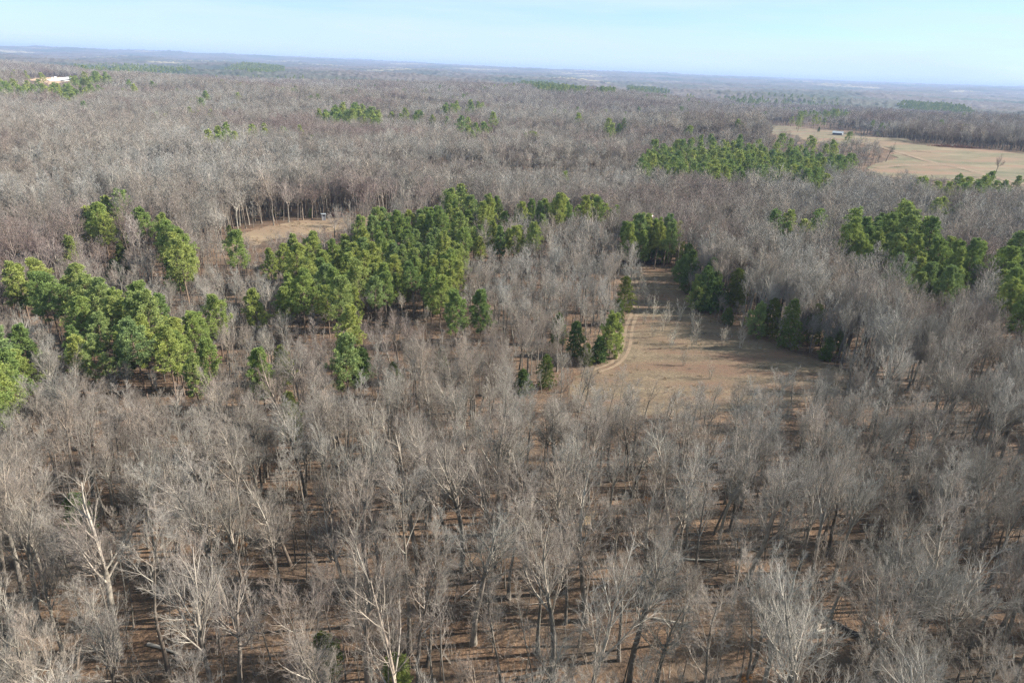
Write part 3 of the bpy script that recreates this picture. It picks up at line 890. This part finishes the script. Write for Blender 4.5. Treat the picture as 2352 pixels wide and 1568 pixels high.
APRON = [poly(q) for q in ([(500, 605), (560, 560), (900, 515), (980, 495), (960, 520), (870, 565), (650, 608)],
                           [(55, 182), (185, 180), (190, 199), (150, 206), (60, 204)],
                           [(1745, 292), (1960, 325), (2010, 335), (2000, 352), (1940, 348), (1850, 345), (1770, 330)],
                           [(2000, 328), (2060, 345), (2068, 374), (2030, 388), (2012, 352)],
                           [(1990, 392), (2110, 400), (2260, 415), (2400, 435), (2400, 462), (2250, 440), (2000, 415)])]
NEAR_D = 135
block_pg = poly([(-80, 1010), (-80, 690), (560, 640), (1100, 640), (1420, 600), (1420, 830), (1300, 900), (1180, 980), (700, 1010)])
right_pg = poly([(1555, 600), (2480, 640), (2480, 1000), (1990, 990), (1990, 850), (1640, 720)])
front_pg = poly([(1180, 895), (1330, 930), (1600, 950), (1960, 880), (2010, 930), (1900, 1040), (1600, 1070), (1300, 1050), (1150, 970)])
BIG = np.array([7, 7, 6, 10, 10, 9, 6, 6, 8, 8, 8, 8, 3, 2, 2, 0, 0, 0, 0]) / 100.0
FOREST = np.array([7, 8, 8, 7, 7, 6, 5, 5, 9, 9, 9, 8, 3, 3, 3, 1, 1, 0.5, 0.5]) / 100.0
YOUNG = np.array([4, 5, 6, 5, 5, 5, 4, 4, 5, 5, 5, 5, 11, 11, 10, 3, 3, 2, 2]) / 100.0
POLES = np.array([0] * 12 + [8, 9, 8, 19, 19, 18, 19]) / 100.0
X, Y, K, S = [], [], [], []
def lay(x, y, w_, s0, s1, keep):
    k = free(x, y)
    for pg in APRON: k &= ~inside(pg, x, y)
    k &= R.uniform(0, 1, len(x)) < np.where(in_pines(x, y), keep * 0.3, keep)
    x, y = x[k], y[k]
    X.append(x); Y.append(y); K.append(R.choice(len(HAB), len(x), p=w_ / w_.sum())); S.append(R.uniform(s0, s1, len(x)) * np.where(in_pines(x, y), 0.75, 1))
def zone(x, y, c): return x[c], y[c]
gx, gy = grid_pts(6.5, 150, 36, 1); gd = np.hypot(gx, gy)
lay(*zone(gx, gy, (gd < 84) & ~inside(front_pg, gx, gy)), BIG, 0.62, 1.08, 0.95)
gx, gy = grid_pts(5.0, 150, 36, 18); gd = np.hypot(gx, gy)
lay(*zone(gx, gy, (gd >= 84) & (gd < 98) & ~inside(front_pg, gx, gy)), BIG, 0.6, 0.92, 0.9)               # the big trees in front
gx, gy = grid_pts(3.9, 150, 36, 11); gd = np.hypot(gx, gy)
lay(*zone(gx, gy, (gd < 80) & ~inside(front_pg, gx, gy)), POLES, 0.4, 1.1, 0.78)
lay(*zone(gx, gy, (gd >= 80) & (gd < 98) & ~inside(front_pg, gx, gy)), POLES, 0.5, 0.95, 0.8)              # thin trees between them
gx, gy = grid_pts(3.1, 150, 36, 16); gd = np.hypot(gx, gy)
lay(*zone(gx, gy, (gd >= 98) & (gd < NEAR_D) & ~inside(front_pg, gx, gy)), FOREST + YOUNG, 0.48, 0.84, 0.93)
gx, gy = grid_pts(3.3, 460, 36, 12); gd = np.hypot(gx, gy)
f_ = inside(front_pg, gx, gy)
lay(*zone(gx, gy, f_), YOUNG, 0.34, 0.56, 0.75)                                                  # scrubby strip before the field
b_ = inside(block_pg, gx, gy) & (gd >= NEAR_D) & ~f_
lay(*zone(gx, gy, b_), YOUNG, 0.42, 0.74, 0.93)                                                 # young stand at the centre
ex, ey = [], []                                                                                 # tall close row on the right edge of the field
for q in range(2, 8):
    a_, b_ = field_pg[q], field_pg[q + 1]
    n_ = int(np.hypot(*(b_ - a_)) / 0.6)
    t_ = R.uniform(0, 1, n_)[:, None]
    pt = a_ + (b_ - a_) * t_ + np.stack([R.uniform(0.5, 18, n_), R.uniform(0, 8, n_)], 1)
    ex.append(pt[:, 0]); ey.append(pt[:, 1])
lay(np.concatenate(ex), np.concatenate(ey), FOREST, 0.62, 0.95, 1.0)
gx, gy = grid_pts(4.2, 460, 36, 13); gd = np.hypot(gx, gy)
r_ = ~inside(block_pg, gx, gy) & ~inside(front_pg, gx, gy) & (gd >= NEAR_D) & (gd < 450)
lay(*zone(gx, gy, r_), FOREST, 0.62, 0.95, 0.85)
gx, gy = grid_pts(6.0, 1200, 36, 14); gd = np.hypot(gx, gy)
FARW = np.array([14, 15, 14, 9, 9, 8, 6, 6, 4, 4, 4, 4, 2, 1, 1, 0, 0, 0, 0]) / 100.0
lay(*zone(gx, gy, gd >= 450), FARW, 0.6, 0.98, 0.88)
gx, gy = grid_pts(7.2, 2450, 36, 15); gd = np.hypot(gx, gy)
lay(*zone(gx, gy, gd >= 1200), FARW, 0.65, 1.02, 0.9)
x, y, pick, size = np.concatenate(X), np.concatenate(Y), np.concatenate(K), np.concatenate(S)
d = np.hypot(x, y)
size *= 0.85 + 0.3 * sn(x, y, 60, 1.0)
size *= np.where(d > 400, 0.78 + 0.44 * sn(x, y, 130, 2.2), 1.0)
for pg, f_ in (([(440, 660), (440, 590), (560, 612), (900, 575), (1000, 520), (1080, 570), (700, 665)], 0.7),
               ([(1950, 395), (2100, 410), (2400, 440), (2450, 520), (1950, 450)], 0.65),
               ([(1740, 300), (1980, 330), (2060, 362), (1980, 412), (1760, 375)], 0.65),
               ([(40, 195), (200, 195), (210, 225), (40, 225)], 0.75),
               ([(1150, 400), (1480, 400), (1500, 450), (1150, 445)], 0.75)):
    size[inside(poly(pg), x, y)] *= f_
z = T(x, y)
ORDER = np.argsort(d)
pxb, pyb, dep = project(x, y, z)
pxt, pyt, _ = project(x, y, z + np.array(HTS)[pick] * size * 0.8)
vis = ((pxb > -10) & (pxb < 2362) & (pyb < 1580) | (pxt > -20) & (pxt < 2372) & (pyt < 1545)) & (dep > 0)
# no tall tree right in front of the evergreens that stand alone
for (px, py, hh) in [(a[0], a[1], 0.0) for a in cedar_list] + [(a[0], a[1], PINE_H * 0.75) for a in singles] + [(1398, 824, 0.0), (798, 872, 0.0)]:
    ex_, ey_ = P(px, py, hh); ed = math.hypot(ex_, ey_)
    if ed > 300 or ed < 75: continue
    ux_, uy_ = -ex_ / ed, -ey_ / ed
    al = (x - ex_) * ux_ + (y - ey_) * uy_; la_ = np.abs((x - ex_) * uy_ - (y - ey_) * ux_)
    size[(al > -1.5) & (al < 16) & (la_ < 3.2)] *= 0.5
# low trees right before the pine stands, so that the pines rise above them
for off in (7, 14, 22):
    size[in_pines(x * (1 + off / d), y * (1 + off / d)) & ~in_pines(x, y) & (d < 420)] *= 0.84
HT = np.array(HTS)[pick] * size
thin = pick >= 15
is_near = np.zeros(len(x), bool)
R2 = np.random.RandomState(5)
app = HT / d
for nm, sel, cat, grp in (('bare_tree', ~thin, 'bare tree', 'bare trees of the near woods'), ('young_tree', thin, 'young tree', 'thin young trees of the near woods')):
    c_ = np.where(vis & sel & (d < 400))[0]
    near = c_[np.argsort(-app[c_])][:300]
    is_near[near] = True
    lim = set(near[:120])
    rows = np.array_split(np.array(sorted(near, key=lambda i: -pyb[i])), 15)
    for ri, ids in enumerate(rows):
        ids = sorted(ids, key=lambda i: pxb[i])
        for j, i in enumerate(ids):
            p = protos[pick[i]]
            root = link(nm, None, None, (x[i], y[i], z[i]), R.uniform(0, 6.28), size[i])
            root.rotation_euler = (R2.normal(0, 0.045), R2.normal(0, 0.045), R2.uniform(0, 6.28))
            g_ = R2.uniform(0.8, 1.05) if nm == 'young_tree' else R2.uniform(0.9, 1.25); root.scale = (size[i] * g_ * R2.uniform(0.92, 1.08), size[i] * g_ * R2.uniform(0.92, 1.08), size[i] * R2.uniform(0.92, 1.1))
            lb = '%s bare tree, %s from left in %s' % (FORM[p.habit], nth(j), ('the row along the bottom edge' if ri == 0 else 'the %s row up from the bottom' % nth(ri)))
            tag(root, lb, cat, grp)
            if i in lim and nm == 'bare_tree':
                link('trunk', p.trunk, root)
                for q in p.limbs: link('limb', q, root)
            else:
                link('trunk', p.stem, root)
            link('crown', p.crown, root)
midr = ~is_near & (d < 330)
farr = ~is_near & (d >= 330)
nP = len(protos)
scatter_gn('bare_woods', [p.whole for p in protos] + far_meshes, x[~is_near], y[~is_near], z[~is_near],
           np.where(d[~is_near] < 210, pick[~is_near], pick[~is_near] + nP), R.uniform(0, 6.28, (~is_near).sum()), size[~is_near], wide=np.where(d[~is_near] < 300, R.uniform(0.88, 1.15, (~is_near).sum()), R.uniform(1.1, 1.5, (~is_near).sum())))
tag(bpy.data.objects['bare_woods'], 'leafless grey winter woods covering the middle distance', 'woods')

# undergrowth: nobody could count it
ux, uy = grid_pts(3.6, 300, 36, 3)
k = free(ux, uy) & (R.uniform(0, 1, len(ux)) < (0.02 + 0.6 * sn(ux, uy, 17, 2.0) ** 1.5) * np.where(np.hypot(ux, uy) < 85, 1.5, 1.2)); ux, uy = ux[k], uy[k]
fx, fy = R.uniform(field_pg[:, 0].min(), field_pg[:, 0].max(), 420), R.uniform(field_pg[:, 1].min(), field_pg[:, 1].max(), 420)
k = inside(field_pg, fx, fy) & (R.uniform(0, 1, 420) < 0.15 + 0.5 * sn(fx, fy, 14, 0.7))
nu_ = len(ux); ux, uy = np.append(ux, fx[k]), np.append(uy, fy[k])
scatter_gn('undergrowth', brush_m, ux, uy, T(ux, uy), R.choice(4, len(ux), p=[.3, .25, .25, .2]), R.uniform(0, 6.28, len(ux)), R.uniform(0.6, 1.25, len(ux)) * np.where(np.arange(len(ux)) < nu_, 1, 0.35))
tag(bpy.data.objects['undergrowth'], 'thin leafless brush on the floor of the near woods', 'undergrowth')

# dead branches lying on the litter
def fallen(seed):
    R = np.random.RandomState(seed)
    b = MB(); p = grow(R, np.array([[-2.0, 0, 0.1]]), np.array([[1, 0, 0.02]]), np.array([R.uniform(2.5, 5)]), 6, 0.0, 0.07)
    r = taper(np.array([R.uniform(0.05, 0.12)]), 6, 0.3); tubes(b, p, r, 4, 1)
    q, br = sprout(R, p, r, 5, 0.3, 0.97, (25, 55), (0.2, 0.45), 4, 0.0, 0.12, 0.6); tubes(b, q, taper(br, 4, 0.4), 3, 1)
    v = b.v; b.v = [np.column_stack([a[:, :2], np.maximum(a[:, 2] * 0.5, 0.02)]) for a in v]
    return b.mesh('branch_form', WOOD)
bx_, by_ = grid_pts(5.0, 150, 36, 21)
k = free(bx_, by_) & (R.uniform(0, 1, len(bx_)) < 0.5); bx_, by_ = bx_[k], by_[k]
scatter_gn('dead_branches', [fallen(q) for q in range(820, 826)], bx_, by_, T(bx_, by_), R.randint(0, 6, len(bx_)), R.uniform(0, 6.28, len(bx_)), R.uniform(0.5, 1.2, len(bx_)))
tag(bpy.data.objects['dead_branches'], 'dead branches littering the floor of the near woods', 'branches')

# saplings on the field
saps = [(1470, 660), (1482, 690), (1500, 735), (1535, 742), (1478, 745), (1560, 735), (1590, 745), (1592, 760), (1520, 760), (1500, 775), (1540, 800), (1545, 790), (1600, 790), (1590, 800), (1700, 800), (1465, 640), (1505, 668), (1490, 710), (1660, 790), (1480, 700), (1630, 870), (1570, 840), (1462, 690), (1475, 672)]
saps.sort()
for i, (px, py) in enumerate(saps):
    X, Y = P(px, py)
    root = link('sapling', None, None, (X, Y, float(T(X, Y))), R.uniform(0, 6.28), R.uniform(0.75, 1.1))
    tag(root, 'pale leafless sapling on the brown field, %s of its saplings from the left' % nth(i), 'sapling', 'saplings on the brown field')
    link('stems', sap_m[i % 3], root)

# ------------------------------------------------------------------ buildings and other things
def part(name, parent, mats, fn, smooth=False):
    b = MB(); fn(b)
    return link(name, b.mesh(name, mats, smooth), parent)
def root_at(name, px, py, rz, label, cat, group=None, dz=0.0):
    x, y = P(px, py)
    return tag(link(name, None, None, (x, y, float(T(x, y)) + dz), rz), label, cat, group)
def slab(b, p, q, w0, w1, th):
    """a roof slope: from eave line p (y,z) to ridge line q (y,z), along x from w0 to w1"""
    (y0, z0), (y1, z1) = p, q
    v = [[w0, y0, z0], [w1, y0, z0], [w1, y1, z1], [w0, y1, z1]]
    v = np.array(v + [[a, c, d + th] for a, c, d in v])
    b.add(v, [[3, 2, 1, 0], [4, 5, 6, 7], [0, 1, 5, 4], [1, 2, 6, 5], [2, 3, 7, 6], [3, 0, 4, 7]])
def gable(b, x, y0, y1, zb, ze, zr, th):
    v = np.array([[x, y0, zb], [x, y1, zb], [x, y1, ze], [x, (y0 + y1) / 2, zr], [x, y0, ze]])
    w_ = v + np.array([th, 0, 0])
    b.add(np.concatenate([v, w_]), [[0, 1, 2, 4], [5, 9, 7, 6], [4, 2, 3, 3], [9, 8, 8, 7], [0, 5, 6, 1], [1, 6, 7, 2], [2, 7, 8, 3], [3, 8, 9, 4], [4, 9, 5, 0]])

# barn on the hill
bn = root_at('barn', 1924, 310, math.radians(-32), 'low barn with pale metal roof on the hill pasture', 'barn')
bn.scale = (0.85, 0.85, 0.85)
part('front_wall', bn, [M['shade_wall']], lambda b: (b.box((0, -5.5, 1.5), (15, 0.2, 4.0))))  # stands for the open side, its shadow painted as wall colour
part('back_wall', bn, [M['shade_wall']], lambda b: b.box((0, 5.5, 1.5), (15, 0.2, 4.0)))
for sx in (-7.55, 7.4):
    g_ = part('gable_wall', bn, [M['white_wall'] if sx > 0 else M['shade_wall']], lambda b: gable(b, sx, -5.4, 5.4, -0.5, 3.5, 5.6, 0.15))  # the gable away from the sun takes the painted-shade colour
for yy in (-2.6, 2.2):
    part('doorway', bn, [M['glass_dark']], lambda b: b.box((7.62, yy, 1.3), (0.12, 2.4, 2.6)))
part('roof_slope', bn, [M['pale_roof']], lambda b: slab(b, (-6.6, 3.12), (0, 5.7), -8.4, 8.4, 0.12))
part('roof_slope', bn, [M['pale_roof']], lambda b: slab(b, (6.4, 3.2), (0.0, 5.71), -8.4, 8.4, 0.12))
part('lean_to_roof', bn, [M['white_roof']], lambda b: slab(b, (10.6, 2.3), (6.2, 3.1), -6.5, 8.0, 0.10))
for xx in (-6, -1.5, 3, 7.5):
    part('post', bn, [M['white_wall']], lambda b: b.box((xx, 10.2, 1.0), (0.25, 0.25, 2.7)))
    part('post', bn, [M['grey_wall']], lambda b: b.box((xx, -6.2, 1.4), (0.25, 0.25, 3.6)))
# two small things beside it
x0, y0 = P(1962, 312)
hb_ = tag(link('hay_bale', None, None, (x0, y0, float(T(x0, y0)) + 0.9), 0.4), 'tan hay bale right of the barn', 'hay bale')
def bale(b):
    a = np.arange(14) * 2 * math.pi / 14
    for sx in (-0.8, 0.8): pass
    v = np.concatenate([np.stack([np.full(14, sx), np.cos(a) * 0.9, np.sin(a) * 0.9], 1) for sx in (-0.8, 0.8)] + [[[-0.8, 0, 0], [0.8, 0, 0]]])
    i = np.arange(14); j = (i + 1) % 14
    b.add(v, np.concatenate([np.stack([i, j, 14 + j, 14 + i], 1), np.stack([j, i, np.full(14, 28), np.full(14, 28)], 1)[:, [0, 1, 2, 3]], np.stack([14 + i, 14 + j, np.full(14, 29), np.full(14, 29)], 1)]))
link('bale_body', (lambda b: (bale(b), b.mesh('bale_body', [M['clearing']]))[1])(MB()), hb_)

# long white poultry house and its feed bins in the dirt yard
xa_, ya_ = P(110, 192); xb_, yb_ = P(162, 183.5)
Lh = math.hypot(xb_ - xa_, yb_ - ya_)
ph = link('poultry_house', None, None, ((xa_ + xb_) / 2, (ya_ + yb_) / 2, float(T((xa_ + xb_) / 2, (ya_ + yb_) / 2)) + 0.6), math.atan2(yb_ - ya_, xb_ - xa_))
tag(ph, 'long white metal-roofed poultry house beside the bare dirt yard', 'building')
hl = Lh / 2
for sy in (-1, 1):
    part('roof_slope', ph, [M['white_roof']], lambda b: slab(b, (sy * 8.6, 3.4), (0, 6.4 + 0.01 * sy), -hl - 0.8, hl + 0.8, 0.15))
    part('side_wall', ph, [M['white_wall']], lambda b: b.box((0, sy * 7.6, 0.6), (2 * hl, 0.2, 3.4)))
    part('curtain_opening', ph, [M['glass_dark']], lambda b: b.box((0, sy * 7.72, 2.0), (2 * hl - 6, 0.12, 1.3)))
    part('gable_wall', ph, [M['white_wall']], lambda b: gable(b, sy * hl - 0.1, -7.5, 7.5, -1.0, 3.6, 6.2, 0.2))
part('door', ph, [M['grey_wall']], lambda b: b.box((-hl - 0.2, 0, 1.2), (0.12, 3.0, 3.4)))
def lathe(b, prof, k=12, mi=0):
    a = np.arange(k) * 2 * math.pi / k
    v = np.concatenate([np.stack([np.cos(a) * r_, np.sin(a) * r_, np.full(k, z_)], 1) for r_, z_ in prof])
    i = np.arange(k); j = (i + 1) % k
    b.add(v, np.concatenate([np.stack([q * k + i, q * k + j, (q + 1) * k + j, (q + 1) * k + i], 1) for q in range(len(prof) - 1)]), mi)
for i, (px, py) in enumerate(((121, 186.5), (127, 185.5), (129.5, 185.3))):
    fb = root_at('feed_bin', px, py, 0.3, 'white feed bin behind the poultry house, %s from left' % ORD[i], 'feed bin', 'feed bins')
    part('hopper', fb, [M['white_roof']], lambda b: lathe(b, [(0.25, 1.0), (1.5, 3.2), (1.5, 7.0), (0.2, 8.0)]), True)
    for q in range(4):
        part('leg', fb, [M['grey_wall']], lambda b: b.box((1.4 * math.cos(q * 1.571 + .78), 1.4 * math.sin(q * 1.571 + .78), 1.5), (0.15, 0.15, 4.0)))

# hunting blind with white roof on the clearing
bl = root_at('hunting_blind', 744, 506, math.radians(20), 'narrow grey hunting blind with white roof on the clearing', 'hunting blind')
part('wall', bl, [M['grey_wall']], lambda b: b.box((0, 0, 1.5), (1.7, 1.7, 3.4)))
for a in range(4):
    c_, s_ = math.cos(a * math.pi / 2), math.sin(a * math.pi / 2)
    part('window', bl, [M['glass_dark']], lambda b: b.box((0.86 * c_, 0.86 * s_, 2.5), (0.06 + 1.0 * abs(s_), 0.06 + 1.0 * abs(c_), 0.45)))
    part('corner_post', bl, [M['white_wall']], lambda b: b.box((0.88 * (c_ - s_), 0.88 * (s_ + c_), 1.4), (0.14, 0.14, 3.5)))
part('roof', bl, [M['pale_roof']], lambda b: b.box((0, 0, 3.3), (2.5, 2.3, 0.14)))
bl.scale = (0.85, 0.85, 0.85)

# brush pile and debris heap
def sticks(seed, n, rx, ry, h, L, r):
    R = np.random.RandomState(seed)
    a, q = R.uniform(0, 6.28, n), np.sqrt(R.uniform(0, 1, n))
    c = np.stack([np.cos(a) * q * rx, np.sin(a) * q * ry, (1 - q * q) * h * R.uniform(0.3, 1, n)], 1)
    d = R.normal(0, 1, (n, 3)) * np.array([1, 0.8, 0.35]); d[:, 2] = np.abs(d[:, 2])
    b = MB(); tubes(b, grow(R, c - unit(d) * L * 0.4, d, R.uniform(0.5, 1.2, n) * L, 4, -0.02, 0.12), taper(R.uniform(0.5, 1.3, n) * r, 4, 0.4), 4)
    return b
bp_ = root_at('brush_pile', 772, 496, 0.1, 'reddish brush pile with pale sticks behind the hunting blind', 'brush pile')
link('red_brush', sticks(61, 420, 3.8, 2.4, 2.0, 2.2, 0.05).mesh('red_brush', [M['red_brush']]), bp_)
link('pale_sticks', sticks(62, 40, 3.0, 2.0, 2.6, 3.0, 0.08).mesh('pale_sticks', [M['deadwood']]), bp_)
dp_ = root_at('debris_heap', 2190, 339, -0.15, 'low reddish heap of pushed-up brush along the pasture edge', 'debris heap')
link('red_brush', sticks(63, 700, 26, 3.5, 2.4, 4.0, 0.12).mesh('red_brush', [M['red_brush']]), dp_)
link('pale_sticks', sticks(64, 60, 14, 3.0, 2.6, 4.0, 0.16).mesh('pale_sticks', [M['deadwood']]), dp_)

# trees that stand out: lone trees on the pasture, a bleached snag, dark veterans, a beech that kept its leaves
def special(px, py, k, s, label, name='bare_tree', group=None):
    p = protos[k]
    r_ = root_at(name, px, py, (px * 0.37) % 6.28, label, name.replace('_', ' '), group)
    r_.scale = (s, s, s)
    link('trunk', p.trunk, r_)
    for q in p.limbs: link('limb', q, r_)
    link('crown', p.crown, r_)
    return r_
special(2282, 408, 0, 0.85, 'lone bare tree standing on the pale hill pasture at right')
special(2034, 372, 1, 0.85, 'bare tree at the wood corner where the farm tracks fork')
special(945, 478, 0, 1.1, 'dark old bare tree behind the clearing, left one of two')
special(962, 482, 1, 1.15, 'dark old bare tree behind the clearing, right one of two')
special(1050, 452, 0, 1.1, 'wide-spreading dark bare tree behind the back pines')
sg = MB()
t_, l_, c_ = bare_tree(931, 13, 'fork', 1)
sg = join(t_, *l_); 
r_ = root_at('dead_tree', 1487, 480, 0.5, 'bleached white dead tree behind the pines at the field head', 'dead tree')
link('trunk', sg.mesh('trunk', [M['deadwood'], M['deadwood'], M['deadwood']]), r_)
def beech(seed, Ht):
    R = np.random.RandomState(seed)
    t, ls, c = bare_tree(seed, Ht, 'young')
    cc = np.concatenate([v for v in c.v])
    pick_ = cc[R.choice(len(cc), 420)]
    pick_ = pick_[pick_[:, 2] < Ht * 0.75]
    lf = MB(); blades(lf, R, pick_, np.full(len(pick_), 0.25), 9, 0.16, 0.06, pick_ * 0 + np.array([0, 0, -0.4]))
    return t, ls, c, lf
bt = beech(77, 9.5)
for i, (px, py, s, lb) in enumerate(((1778, 1600, 1.0, 'young beech holding orange dead leaves at the bottom edge, right of centre'), (1700, 1625, 0.7, 'smaller orange-leaved beech left of the larger one at the bottom edge'), (560, 1290, 0.55, 'small tan-leaved beech among bare trunks at lower left'),
    (505, 1215, 0.5, 'small orange-leaved beech behind the tan one at lower left'), (1010, 1330, 0.6, 'small tan-leaved beech in the gully left of centre'), (2200, 1250, 0.6, 'tan-leaved beech under the dark trees at far right'),
    (1480, 1190, 0.55, 'tan-leaved beech in the middle of the near woods'), (90, 1380, 0.6, 'tan-leaved beech under the pale trunks at the left edge'))):
    r_ = root_at('beech_tree', px, py, 0.4 + i, lb, 'beech tree', 'beeches with dead leaves'); r_.scale = (s, s, s)
    if i == 0: bm_ = join(bt[0], *bt[1]).mesh('trunk', WOOD, True), bt[2].mesh('crown', WOOD, True), bt[3].mesh('leaves', [M['beech']])
    for nm, q in zip(('trunk', 'crown', 'leaves'), bm_): link(nm, q, r_)

# fallen logs
def log_between(px0, py0, px1, py1, r0, r1, m_, label, seed, h=0.15, branches=4):
    a, b = np.array(P(px0, py0)), np.array(P(px1, py1))
    L = np.hypot(*(b - a)); ang = math.atan2(b[1] - a[1], b[0] - a[0])
    R = np.random.RandomState(seed)
    o = tag(link('fallen_log', None, None, (a[0], a[1], float(T(*a)) + r0 * 0.6), ang), label, 'fallen log', 'fallen logs')
    p = grow(R, np.zeros((1, 3)), np.array([[1, 0, 0.0]]), np.array([L]), 9, 0.0, 0.03); p[..., 2] *= 0.3
    t = MB(); tubes(t, p, taper(np.array([r0]), 9, r1 / r0), 8); link('stem', t.mesh('stem', [m_], True), o)
    if branches:
        q, br = sprout(R, p, taper(np.array([r0]), 9, r1 / r0), branches, 0.45, 0.98, (30, 60), (0.15, 0.3), 5, 0.05, 0.12, 0.5)
        for i in range(len(q)):
            t = MB(); tubes(t, q[i:i + 1], taper(br[i:i + 1], 5, 0.3), 5); link('broken_branch', t.mesh('broken_branch', [m_], True), o)
M['darklog'] = wood_mat('dark_log_wood', (0.06, 0.055, 0.05), (0.09, 0.08, 0.07), 0.4, 2)  # darker wood than the grey and bleached logs
log_between(2085, 1528, 1885, 1412, 0.42, 0.2, M['darklog'], 'long dark fallen trunk lying diagonally at lower right', 1)
log_between(1868, 1458, 1905, 1442, 0.28, 0.2, M['deadwood'], 'bleached split log beside the long dark trunk', 2, branches=2)
log_between(1882, 1432, 1874, 1450, 0.3, 0.25, M['deadwood'], 'short bleached log end lying across the split log', 3, branches=0)
log_between(820, 1108, 905, 1122, 0.2, 0.1, M['deadwood'], 'thin pale fallen log in the woods left of centre', 4)
log_between(1190, 1560, 1290, 1530, 0.26, 0.12, M['darklog'], 'dark fallen log near the bottom edge at centre', 5)
log_between(1500, 1420, 1580, 1436, 0.2, 0.1, M['limb'], 'grey fallen log on open litter right of centre', 6)
log_between(340, 1480, 420, 1500, 0.22, 0.1, M['limb'], 'grey fallen log on the litter at lower left', 7)
log_between(1560, 1285, 1650, 1290, 0.2, 0.1, M['limb'], 'grey fallen log in the shade behind the near trunks', 8)
log_between(2200, 1330, 2270, 1342, 0.2, 0.1, M['darklog'], 'dark fallen log under the trees at far right', 9)

# dead grass tufts on the fields
def tuft(seed, n, h):
    R = np.random.RandomState(seed)
    b = MB(); c = R.normal(0, 0.22, (n, 3)); c[:, 2] = 0
    blades(b, R, c, np.full(n, 0.05), 3, h, 0.022, np.tile([[0, 0, 2.0]], (n, 1)))
    return b.mesh('tuft_form', [M['straw']])
M['straw'] = wood_mat('dry_straw', (0.24, 0.17, 0.10), (0.36, 0.27, 0.17), 0.2, 1)
tf = [tuft(i, 12, 0.28 + 0.1 * i) for i in range(3)]
gx, gy = [], []
for pg, s_, n_ in ((field_pg, 1.1, 300), (clear_pg, 2.2, 1500)):
    x0, y0 = pg.min(0); x1, y1 = pg.max(0)
    a, b = R.uniform(x0, x1, n_ * 2), R.uniform(y0, y1, n_ * 2)
    k = inside(pg, a, b) & (R.uniform(0, 1, n_ * 2) < sn(a, b, 8, 0.3) ** 1.5)
    gx.append(a[k]); gy.append(b[k])
gx, gy = np.concatenate(gx), np.concatenate(gy)
scatter_gn('dry_grass', tf, gx, gy, T(gx, gy) + 0.03, R.randint(0, 3, len(gx)), R.uniform(0, 6.28, len(gx)), R.uniform(0.6, 1.5, len(gx)))
tag(bpy.data.objects['dry_grass'], 'dry straw-coloured grass tufts on the fields', 'grass')

# ------------------------------------------------------------------ the hazy air
mb = MB(); mb.box((0, 0, 40), (54000, 54000, 220))
hz = link('haze', mb.mesh('haze', []))
kind(tag(hz, 'pale blue winter haze over the distant woods', 'haze'), 'stuff')
hm = bpy.data.materials.new('haze'); hm.use_nodes = True
hn = hm.node_tree.nodes; hn.clear()
ho, hv = hn.new('ShaderNodeOutputMaterial'), hn.new('ShaderNodeVolumePrincipled')
hv.inputs['Color'].default_value = (0.42, 0.55, 0.82, 1)
hv.inputs['Density'].default_value = 0.00009
hv.inputs['Anisotropy'].default_value = 0.0
hm.node_tree.links.new(hv.outputs[0], ho.inputs['Volume'])
hz.data.materials.append(hm)
